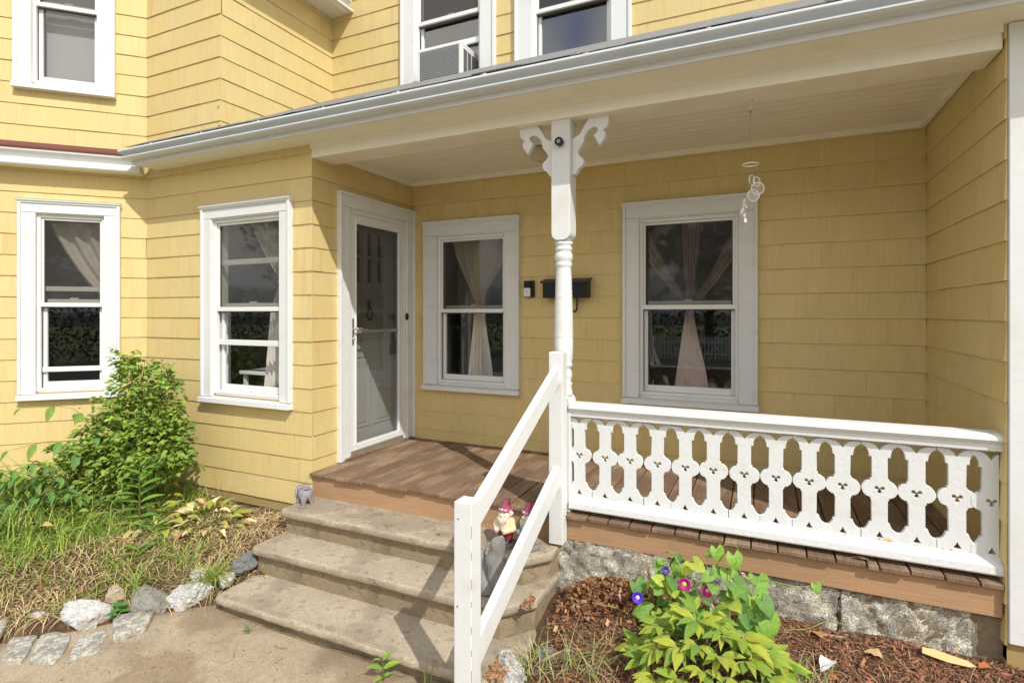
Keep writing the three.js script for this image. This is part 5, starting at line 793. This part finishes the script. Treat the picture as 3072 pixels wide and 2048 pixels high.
{
  const r = rng(121), gr = [0.17, 0.33, 0.035], yg = [0.38, 0.46, 0.05], st = [0.6, 0.47, 0.23], dk = [0.07, 0.16, 0.03];
  clump('daylily', 'clump of long dark green daylily blades at the far left below the window', 'plant', [-5.25, 0.22, -2.3], 420, 0.7, 0.017, [gr, gr, yg, yg, st], r, 0.22, 1.7);
  clump('daylily', 'arching green daylily blades mixed with straw at the left frame edge', 'plant', [-4.9, 0.17, -2.05], 420, 0.62, 0.017, [gr, yg, st, yg, dk], r, 0.15, 2.0);
  clump('daylily', 'bleached straw coloured daylily clump left of the tall milkweed', 'plant', [-4.72, 0.2, -2.32], 380, 0.52, 0.012, [st, st, [0.5, 0.42, 0.24], yg], r, 0.16, 2.4);
  clump('daylily', 'brown dry stalks at the foot of the rose bush', 'plant', [-4.5, 0.22, -2.68], 160, 0.4, 0.008, [st, [0.22, 0.14, 0.07], yg, dk], r, 0.2, 1.2);
  clump('daylily', 'dry straw blades and stalks along the wall right of the rose', 'plant', [-4.05, 0.25, -2.92], 45, 0.35, 0.006, [st, [0.3, 0.2, 0.1], yg], r, 0.15, 1.5);
  const tufts = [[-3.2, 0.14, -2.36, 90, 'grass tuft spilling over the angular white rock by the steps'], [-3.8, 0.11, -2.18, 60, 'light green grass tuft behind the pinkish rock'], [-4.03, 0.07, -1.9, 110, 'grass tuft hanging over the left of the big white rock'], [-3.5, 0.17, -2.42, 60, 'thin upright grass tuft between small milkweed and grass by the steps'], [-3.6, 0.12, -2.14, 50, 'trailing grass tuft draped over the grey streaked rock']];
  for (const [x, y, z, n, l] of tufts) clump('grass_tuft', l, 'grass', [x, y, z], n, 0.28, 0.006, [[0.24, 0.4, 0.05], yg, [0.42, 0.42, 0.13]], r, 0.05, 1.7);
  const rt = [[-0.98, 0.1, -2.5, 70, 'pale grass tuft in the mulch behind the lower handrail post'], [-0.78, 0.14, -2.56, 90, 'wispy grass tuft in the mulch left of the peony'], [0.1, 0.19, -2.72, 120, 'sprawling grass tuft in the mulch right of the peony'], [0.24, 0.17, -2.66, 70, 'thin grass tuft near the bottom edge right of the peony']];
  for (const [x, y, z, n, l] of rt) clump('grass_tuft', l, 'grass', [x, y, z], n, 0.22, 0.0042, [[0.27, 0.36, 0.09], [0.36, 0.4, 0.16], [0.5, 0.42, 0.22]], r, 0.1, 1.8);
  const t = clump('grass_stalk', 'tall thin grass stalk growing from the path before the bottom step', 'grass', [-1.46, 0.0, -2.2], 3, 0.42, 0.005, [[0.25, 0.33, 0.06]], r, 0.012, 0.5);
}
{ // ground cover of the left bed: short blades, straw, chips
  const r = rng(131), c = new Cloud(), d = new Cloud();
  for (let i = 0; i < 46000; i++) {
    const x = rr(-6.2, -3.0, r), z = rr(-3.08, -0.9, r), dd = bedD(x, z); if (dd < 0.03 || (dd < 0.3 && x > -3.7 && r() < 0.45) || -5.1 - (z + 3.13) > x + 0.12) continue;
    const y = hLeft(x, z), green = smooth(0.4, 0.6, fbm(x * 0.1 + 9, z * 0.1 + 9, 30, 30, 3, 301)), nearW = smooth(-2.75, -3.0, z) * smooth(-4.2, -3.9, x) + smooth(-2.3, -2.8, z) * smooth(-3.65, -3.3, x), p = V(x, y - 0.005, z);
    const far = smooth(-3.9, -4.7, x), edge = smooth(0.75, 0.2, dd) * smooth(-3.95, -3.6, x); if (r() < (0.12 + 0.5 * green + 0.2 * far) * (1 - nearW) * (1 - 0.5 * edge)) c.blade(p, r() * 6.28, rr(0.04, 0.13, r) * (1 + 1.6 * far), 0.0045 + 0.004 * far, rr(0.5, 2.2, r), jit(r() < 0.45 ? [0.24, 0.39, 0.045] : r() < 0.7 ? [0.42, 0.46, 0.07] : [0.14, 0.26, 0.03], 0.25, r), 4);
    else if (r() < 0.75) d.blade(p, r() * 6.28, rr(0.05, 0.2, r), 0.0045, rr(2.2, 3.4, r), jit(r() < 0.7 ? [0.55, 0.43, 0.22] : [0.36, 0.25, 0.12], 0.3, r), 4, 0.6);
    else d.chip(V(x, y + rr(0.002, 0.018, r), z), rr(0.01, 0.03, r), rr(0.005, 0.014, r), r() * 6.28, rr(-0.6, 0.6, r), rr(-0.5, 0.5, r), jit(r() < 0.5 ? [0.3, 0.17, 0.08] : [0.42, 0.3, 0.17], 0.3, r));
  }
  const g = c.build('bed_grass', vertexLeaf, scene); tag(g, 'short green grass and weeds covering the left garden bed', 'grass'); g.userData.kind = 'stuff';
  const s = d.build('bed_straw', vertexDry, scene); tag(s, 'dry straw and leaf litter on the left garden bed', 'litter'); s.userData.kind = 'stuff';
}
{ // mulch of the right bed: bark chips, needles, curled dead leaves
  const r = rng(141), d = new Cloud();
  for (let i = 0; i < 42000; i++) {
    const x = rr(-1.15, 1.6, r), z = rr(-3.13, -1.75, r), y = hRight(x, z), near = smooth(-2.8, -3.1, z); if (x < -1.1 + 0.15 * r() && z < -2.25) continue;
    const k = r(), pile = smooth(0.45, 0.1, Math.hypot((x + 0.85) / 1.1, (z + 3.0) / 0.7));
    if (k < 0.72 - 0.5 * pile) d.chip(V(x, y + rr(-0.002, 0.012, r), z), rr(0.006, 0.03, r), rr(0.003, 0.009, r), r() * 6.28, rr(-0.5, 0.5, r), rr(-0.5, 0.5, r), jit(r() < 0.65 ? [0.2, 0.085, 0.048] : [0.3, 0.15, 0.085], 0.5, r));
    else if (k < 0.73 + 0.2 * pile) d.chip(V(x, y + rr(0.004, 0.03, r) + 0.03 * pile * r(), z), rr(0.012, 0.045, r), rr(0.006, 0.024, r), r() * 6.28, rr(-1.3, 1.3, r), rr(-1.1, 1.1, r), jit(r() < 0.6 ? [0.27, 0.125, 0.055] : r() < 0.6 ? [0.17, 0.07, 0.035] : [0.38, 0.24, 0.13], 0.4, r));
    else if (r() < 0.5) d.blade(V(x, y + 0.002, z), r() * 6.28, rr(0.04, 0.18, r), 0.0018, rr(2.5, 3.4, r), jit(r() < 0.5 ? [0.5, 0.34, 0.18] : [0.27, 0.14, 0.07], 0.4, r), 4, 0.6); else d.chip(V(x, y + rr(0, 0.014, r), z), rr(0.015, 0.05, r), rr(0.005, 0.014, r), r() * 6.28, rr(-0.4, 0.4, r), rr(-0.4, 0.4, r), jit([0.25, 0.105, 0.055], 0.5, r));
  }
  for (let i = 0; i < 700; i++) { const s = i % 3, x = rr(-1.35, -1.12, r), z = [rr(-2.45, -2.28, r), rr(-2.75, -2.6, r), rr(-2.4, -2.3, r)][s], y = [0.125, 0.305, 0.125][s]; if (s === 1 ? x > -1.16 : x > -1.2) d.chip(V(x, y + rr(0, 0.012, r), z), rr(0.012, 0.04, r), rr(0.006, 0.02, r), r() * 6.28, rr(-0.6, 0.6, r), rr(-0.5, 0.5, r), jit([0.33, 0.18, 0.09], 0.4, r)); }
  for (let i = 0; i < 260; i++) { const x = rr(-3.4, -1.2, r), z = rr(-2.2, -1.5, r), y = hPath(x, z) + 0.003; d.chip(V(x, y, z), rr(0.003, 0.016, r), rr(0.003, 0.009, r), r() * 6.28, rr(-0.2, 0.2, r), rr(-0.2, 0.2, r), jit([0.25, 0.17, 0.1], 0.5, r)); }
  const s = d.build('mulch_litter', vertexDry, scene); tag(s, 'reddish bark mulch with brown leaf litter right of the steps', 'mulch'); s.userData.kind = 'stuff';
}
{ // peony with yellow green leaflets
  const r = rng(151), t = thing('peony', 'peony with large yellow green leaflets in front of the porch railing', 'plant', [-0.27, 0.16, -2.68]);
  const geos = [leafGeo(0.125, 0.044, { n: 7, bend: 0.6, fold: 0.3, prof: u => Math.sin(Math.PI * Math.pow(u, 0.85)) }), leafGeo(0.11, 0.036, { n: 7, bend: 0.9, fold: 0.4 }), leafGeo(0.115, 0.05, { n: 7, bend: 0.3, fold: 0.25 })], mats = [leafMat(0.27, 0.35, 0.03), leafMat(0.21, 0.31, 0.03), leafMat(0.33, 0.37, 0.04), leafMat(0.15, 0.26, 0.03)], st = [];
  for (let i = 0; i < 40; i++) {
    const a = i * 2.399, q = Math.sqrt((i + 0.5) / 40), e = V(Math.cos(a) * 0.32 * q + 0.04, 0.36 - 0.26 * q + rr(-0.05, 0.05, r), Math.sin(a) * 0.26 * q + 0.08), base = V(rr(-0.04, 0.04, r), -0.02, rr(-0.04, 0.04, r)), midp = V(e.x * 0.5, e.y * 0.75, e.z * 0.5);
    st.push(taper([base, midp, e], 0.004, 0.002, 6, 5));
    const out = V(e.x - 0.02, 0.1, e.z).normalize();
    for (let k = 0; k < 7; k++) { const f = (k - 3) * 0.42, d = V(out.x * Math.cos(f) - out.z * Math.sin(f), rr(-0.25, 0.45, r), out.x * Math.sin(f) + out.z * Math.cos(f)); leaf(t, geos[k % 3], mats[Math.floor(r() * 4)], e.clone().addScaledVector(d, 0.012), d, V(0.15, 1, 0.4), rr(0.65, 1.1, r) * (1.05 - 0.07 * Math.abs(k - 3))); }
  }
  stems(t, st, stemMat);
}
{ // morning glory over the peony: heart leaves, trumpet flowers, tendrils
  const r = rng(161), t = thing('morning_glory', 'morning glory vine with heart leaves and purple and magenta flowers climbing over the peony', 'vine', [-0.34, 0.2, -2.92]);
  const hg = [leafGeo(0.085, 0.085, { n: 9, bend: 0.9, fold: 0.3, wave: 0.03, heart: 0.34, prof: u => Math.pow(Math.sin(Math.PI * Math.pow(0.03 + 0.97 * u, 0.5)), 0.8) }), leafGeo(0.07, 0.066, { n: 9, bend: -0.6, fold: 0.45, wave: 0.05, heart: 0.34, prof: u => Math.pow(Math.sin(Math.PI * Math.pow(0.03 + 0.97 * u, 0.5)), 0.8) })], mats = [leafMat(0.16, 0.31, 0.055), leafMat(0.2, 0.37, 0.06), leafMat(0.1, 0.22, 0.05), leafMat(0.34, 0.42, 0.06)];
  for (let i = 0; i < 95; i++) { const x = rr(-0.26, 0.34, r), top = 0.45 - Math.abs(x - 0.08) * 0.45, y = rr(0.08, top, r), z = rr(-0.06, 0.12, r) + (top - y) * 0.15; leaf(t, hg[i % 2], mats[Math.floor(r() * 4)], V(x, y, z), V(rr(-0.6, 0.6, r), rr(-0.9, 0.3, r), rr(0.2, 0.8, r)), V(rr(-0.3, 0.5, r), 0.7, rr(0.5, 1.1, r)), rr(0.55, 1.15, r)); }
  for (const [x, y, z, s] of [[0.30, 0.28, 0.08, 1.25], [0.35, 0.22, 0.1, 1.2], [0.06, 0.2, 0.2, 1.2], [0.2, 0.45, 0.02, 0.9], [0.12, 0.46, 0.0, 0.8], [0.56, 0.34, -0.07, 0.55]]) leaf(t, hg[0], mats[1], V(x, y, z), V(0.25, -0.8, 0.4), V(0.3, 0.4, 1), s);
  const vines = []; for (let i = 0; i < 12; i++) { const x = rr(-0.15, 0.25, r), h = rr(0.25, 0.45, r); vines.push(tube([V(rr(-0.1, 0.1, r), -0.03, rr(-0.05, 0.1, r)), V(x * 0.7 + rr(-0.08, 0.08, r), h * 0.5, 0.08), V(x, h, rr(0, 0.1, r)), V(x + rr(-0.1, 0.1, r), h - 0.06, 0.08)], 0.0018, 16, 4)); }
  vines.push(tube([V(0.3, 0.36, 0), V(0.42, 0.33, -0.04), V(0.52, 0.33, -0.06), V(0.6, 0.38, -0.07), V(0.61, 0.42, -0.07)], 0.0018, 20, 4), tube([V(0.42, 0.17, 0.08), V(0.52, 0.18, 0.04), V(0.6, 0.21, 0.0), V(0.68, 0.2, -0.02), V(0.72, 0.16, -0.02)], 0.0018, 20, 4), tube([V(0.1, 0.4, 0.02), V(0.14, 0.47, 0), V(0.19, 0.5, -0.02), V(0.22, 0.47, -0.02)], 0.0016, 12, 4));
  stems(t, vines, leafMat(0.2, 0.28, 0.06, 0), 'tendril');
  const flower = (x, y, z, c, throat, dir, s, lab) => { const f = new THREE.Group(); f.name = 'flower'; f.position.set(x, y, z); f.setRotationFromMatrix(orient(dir, V(0.1, 1, 0.2))); f.scale.setScalar(s); if (lab) f.userData.label = lab; t.add(f); const pr = [[0.003, -0.045], [0.004, -0.025], [0.008, -0.01], [0.017, 0.001], [0.030, 0.006], [0.034, 0.004]].map(p => new THREE.Vector2(p[0], p[1])); mesh('petals', join([new THREE.LatheGeometry(pr.slice(2), 30)]), phy({ color: new THREE.Color(...c), roughness: 0.6, transmission: 0.2, thickness: 0, side: THREE.DoubleSide }), f); mesh('throat', join([new THREE.LatheGeometry(pr.slice(0, 3).map(p => p.clone()), 16), new THREE.ConeGeometry(0.012, 0.004, 10).translate(0, -0.002, 0)]), std({ color: new THREE.Color(...throat), roughness: 0.6, side: THREE.DoubleSide }), f); };
  flower(-0.24, 0.215, 0.16, [0.08, 0.02, 0.5], [0.7, 0.5, 0.75], V(0.25, 0.25, 1), 0.85, 'violet blue flower'); flower(-0.02, 0.31, 0.12, [0.42, 0.005, 0.16], [0.5, 0.6, 0.15], V(0.15, 0.15, 1), 0.9, 'magenta flower'); flower(0.09, 0.305, 0.13, [0.45, 0.01, 0.17], [0.75, 0.55, 0.6], V(0.35, -0.05, 1), 0.9, 'magenta flower'); flower(-0.12, 0.33, 0.06, [0.06, 0.03, 0.3], [0.3, 0.2, 0.5], V(-0.3, 0.5, 0.6), 0.7);
  const bud = paint(0.62, 0.28, 0.36), bl = []; for (const [x, y, z] of [[-0.05, 0.2, 0.2], [0.0, 0.2, 0.2], [0.24, 0.38, 0.08], [0.2, 0.35, 0.1], [0.1, 0.13, 0.26], [0.25, 0.15, 0.2], [-0.33, 0.19, 0.16], [0.12, 0.26, 0.2]]) mesh('bud', join([new THREE.ConeGeometry(0.009, 0.04, 8).rotateX(Math.PI).rotateZ(rr(-1, 1, r)).translate(x, y, z)]), bud, t);
}
{
  const r = rng(171);
  clump('daylily', 'yellowing daylily blades leaning left out of the peony', 'plant', [-0.52, 0.17, -2.82], 26, 0.36, 0.013, [[0.3, 0.34, 0.05], [0.34, 0.33, 0.06], [0.18, 0.25, 0.04]], r, 0.06, 2.2);
  const t = thing('dried_daylily', 'curled dry tan blades standing behind the purple flower against the fascia', 'plant', [-0.52, 0.2, -2.98]), m = [];
  for (const q of [[-0.06, 0.32, -0.12, 0.2], [0.02, 0.36, 0.12, 0.26], [0.06, 0.42, 0.1, 0.46], [-0.1, 0.26, -0.03, 0.12], [0.1, 0.3, 0.18, 0.36]]) m.push(taper([V(0, 0, 0), V(q[0] * 0.6, q[1] * 0.6, 0), V(q[0], q[1], 0.01), V((q[0] + q[2]) / 2, q[1] + 0.03, 0.02), V(q[2], q[3], 0.03)], 0.005, 0.0018, 18, 5).scale(1, 1, 0.6));
  stems(t, m, dryMat, 'dry_blade');
}
// ---------------------------------------------------------------- lone things lying on the beds, steps and path
function deadLeaf(label, x, y, z, L, w, mat, az, tilt = 0.2, cat = 'leaf', name = 'dead_leaf') { const g = leafGeo(L, w, { n: 6, bend: 0.6, fold: 0.5, wave: 0.06 }).rotateX(-Math.PI / 2 + tilt).rotateY(az); const t = thing(name, label, cat, [x, y, z]); mesh('blade', join([g]), mat, t); return t; }
deadLeaf('silvery white folded leaf lying in the mulch at the lower right', 0.276, hRight(0.276, -2.878) + 0.02, -2.878, 0.12, 0.075, std({ color: new THREE.Color(0.66, 0.66, 0.67), roughness: 0.9, side: THREE.DoubleSide }), 2.7, 0.25);
deadLeaf('tan crumpled maple leaf in the mulch below the foundation joint', 0.487, hRight(0.487, -2.971) + 0.02, -2.971, 0.085, 0.07, std({ color: new THREE.Color(0.5, 0.36, 0.19), roughness: 0.9, side: THREE.DoubleSide }), 1.2);
deadLeaf('golden brown dead leaf just above the silvery leaf', 0.245, hRight(0.245, -3.007) + 0.02, -3.007, 0.07, 0.06, std({ color: new THREE.Color(0.42, 0.24, 0.08), roughness: 0.9, side: THREE.DoubleSide }), 0.3);
deadLeaf('orange red dead leaf on the mulch at the far lower right', 0.903, hRight(0.903, -3.059) + 0.02, -3.059, 0.06, 0.05, std({ color: new THREE.Color(0.45, 0.13, 0.05), roughness: 0.9, side: THREE.DoubleSide }), 1.9);
deadLeaf('small brown dead leaf lying on the top step tread', -1.83, 0.467, -2.90, 0.035, 0.02, std({ color: new THREE.Color(0.28, 0.15, 0.07), roughness: 0.9, side: THREE.DoubleSide }), 1.5);
deadLeaf('curled tan leaf stuck under the railing on the plank ends', 0.46, 0.645, -3.13, 0.10, 0.035, std({ color: new THREE.Color(0.33, 0.2, 0.1), roughness: 0.9, side: THREE.DoubleSide }), 1.4, 0.15);
{
  const t = thing('siding_fragment', 'broken strip of pale yellow siding lying below the foundation', 'debris', [0.747, hRight(0.747, -3.057) + 0.025, -3.057], -0.15);
  mesh('strip', join([extr([[-0.095, -0.012], [-0.092, 0.022], [-0.05, 0.028], [0.015, 0.018], [0.07, 0.012], [0.098, -0.008], [0.07, -0.02], [0.0, -0.026], [-0.06, -0.018]], 0.004, 0.001).rotateX(-Math.PI / 2 + 0.35)]), M.yellow, t);
  const st = (label, pts, rad) => { const q = thing('stick', label, 'stick', pts[0]); mesh('twig', join([taper(pts.map(p => V(p[0] - pts[0][0], p[1] - pts[0][1], p[2] - pts[0][2])), rad, rad * 0.6, 10, 6)]), std({ color: new THREE.Color(0.34, 0.29, 0.24), roughness: 0.95 }), q); };
  st('grey bare stick lying in the mulch left of the peony', [[-1.0, 0.12, -2.52], [-0.92, 0.15, -2.6], [-0.8, 0.16, -2.62], [-0.62, 0.17, -2.66]], 0.006);
  st('grey stick lying against the foundation right of the peony', [[0.12, 0.262, -3.08], [0.22, 0.268, -3.07], [0.36, 0.27, -3.085]], 0.01);
  st('thin pale stick on the mulch at the lower right', [[0.53, 0.225, -3.02], [0.6, 0.22, -3.0], [0.68, 0.21, -2.99]], 0.005);
}
// ---------------------------------------------------------------- across the road, seen only as reflections in the panes
function tree(label, x, z, h, r0, seed) {
  const t = thing('tree', label, 'tree', [x, -0.1, z], 0, 'trees across the road'), r = rng(seed), c = new Cloud(), tr = [taper([V(0, 0, 0), V(0.1, h * 0.3, 0), V(0, h * 0.6, 0.1)], 0.24, 0.1, 8, 8)];
  for (let i = 0; i < 9; i++) { const a = i * 2.4, y = h * (0.3 + 0.04 * i); tr.push(taper([V(0.05, y, 0), V(Math.cos(a) * r0 * 0.4, y + h * 0.1, Math.sin(a) * r0 * 0.4), V(Math.cos(a) * r0 * 0.8, y + h * 0.18, Math.sin(a) * r0 * 0.8)], 0.08, 0.02, 6, 5)); }
  stems(t, tr, woodStem, 'trunk');
  for (let i = 0; i < 3500; i++) { const a = r() * 6.28, q = r() * 2 - 1, s = Math.sqrt(1 - q * q), rad = Math.pow(r(), 0.4); if (noise3(a * 2, q * 4, seed, 3) < 0.42) continue; const p = V(s * Math.cos(a) * rad * r0, h * 0.64 + q * rad * h * 0.34, s * Math.sin(a) * rad * r0); c.leaf(p, V(rr(-1, 1, r), rr(-1, 1, r), rr(-1, 1, r)), V(0, 1, 0), rr(0.2, 0.4, r), rr(0.15, 0.25, r), jit([0.05, 0.1, 0.025], 0.3, r)); }
  const m = c.build('crown', vertexLeaf, t); m.userData.kind = 'stuff';
}
tree('middle left leafy tree across the road behind the viewer', -9, 17, 9, 3.4, 401);
tree('middle leafy tree across the road behind the viewer', -2.5, 19, 8, 3.2, 402);
tree('nearest left leafy tree across the road behind the viewer', -15, 11, 8.5, 3.4, 403);
tree('rightmost leafy tree across the road behind the viewer', 4.5, 21, 8.5, 3.2, 404);
tree('tallest leftmost leafy tree across the road behind the viewer', -22, 16, 10, 4, 405);
{
  const t = thing('picket_fence', 'white picket fence along the far side of the road', 'fence', [0, -0.08, 14.2]);
  for (let i = 0; i < 60; i++) mesh('picket', join([extr([[-0.035, 0.05], [0.035, 0.05], [0.035, 0.95], [0, 1.02], [-0.035, 0.95]], 0.02).translate(-7 + i * 0.13, 0, 0)]), M.white, t);
  mesh('fence_rail', join([box(-7.1, 0.8, 0.25, 0.33, -0.03, -0.001), box(-7.1, 0.8, 0.72, 0.80, -0.03, -0.001)]), M.white, t);
}
{
  const c = new Cloud(), r = rng(501);
  for (let i = 0; i < 26000; i++) { const x = rr(-34, 14, r), top = 2.6 + 1.6 * fbm(x * 0.01 + 4, 0.3, 60, 3, 3, 503), y = rr(0, top, r), z = 15.4 + rr(-0.5, 1.2, r) + 0.5 * fbm(x * 0.02 + 3, y * 0.1, 60, 10, 3, 505); c.leaf(V(x, y, z), V(rr(-1, 1, r), rr(-1, 1, r), rr(-1, 0.4, r)), V(0, 1, -0.3), rr(0.09, 0.2, r), rr(0.07, 0.14, r), jit([0.06, 0.12, 0.025], 0.5, r)); }
  const h = c.build('hedge', vertexLeaf, scene); tag(h, 'long overgrown green hedge on the far side of the road', 'hedge'); h.userData.kind = 'stuff';
}
renderer.render(scene, camera);
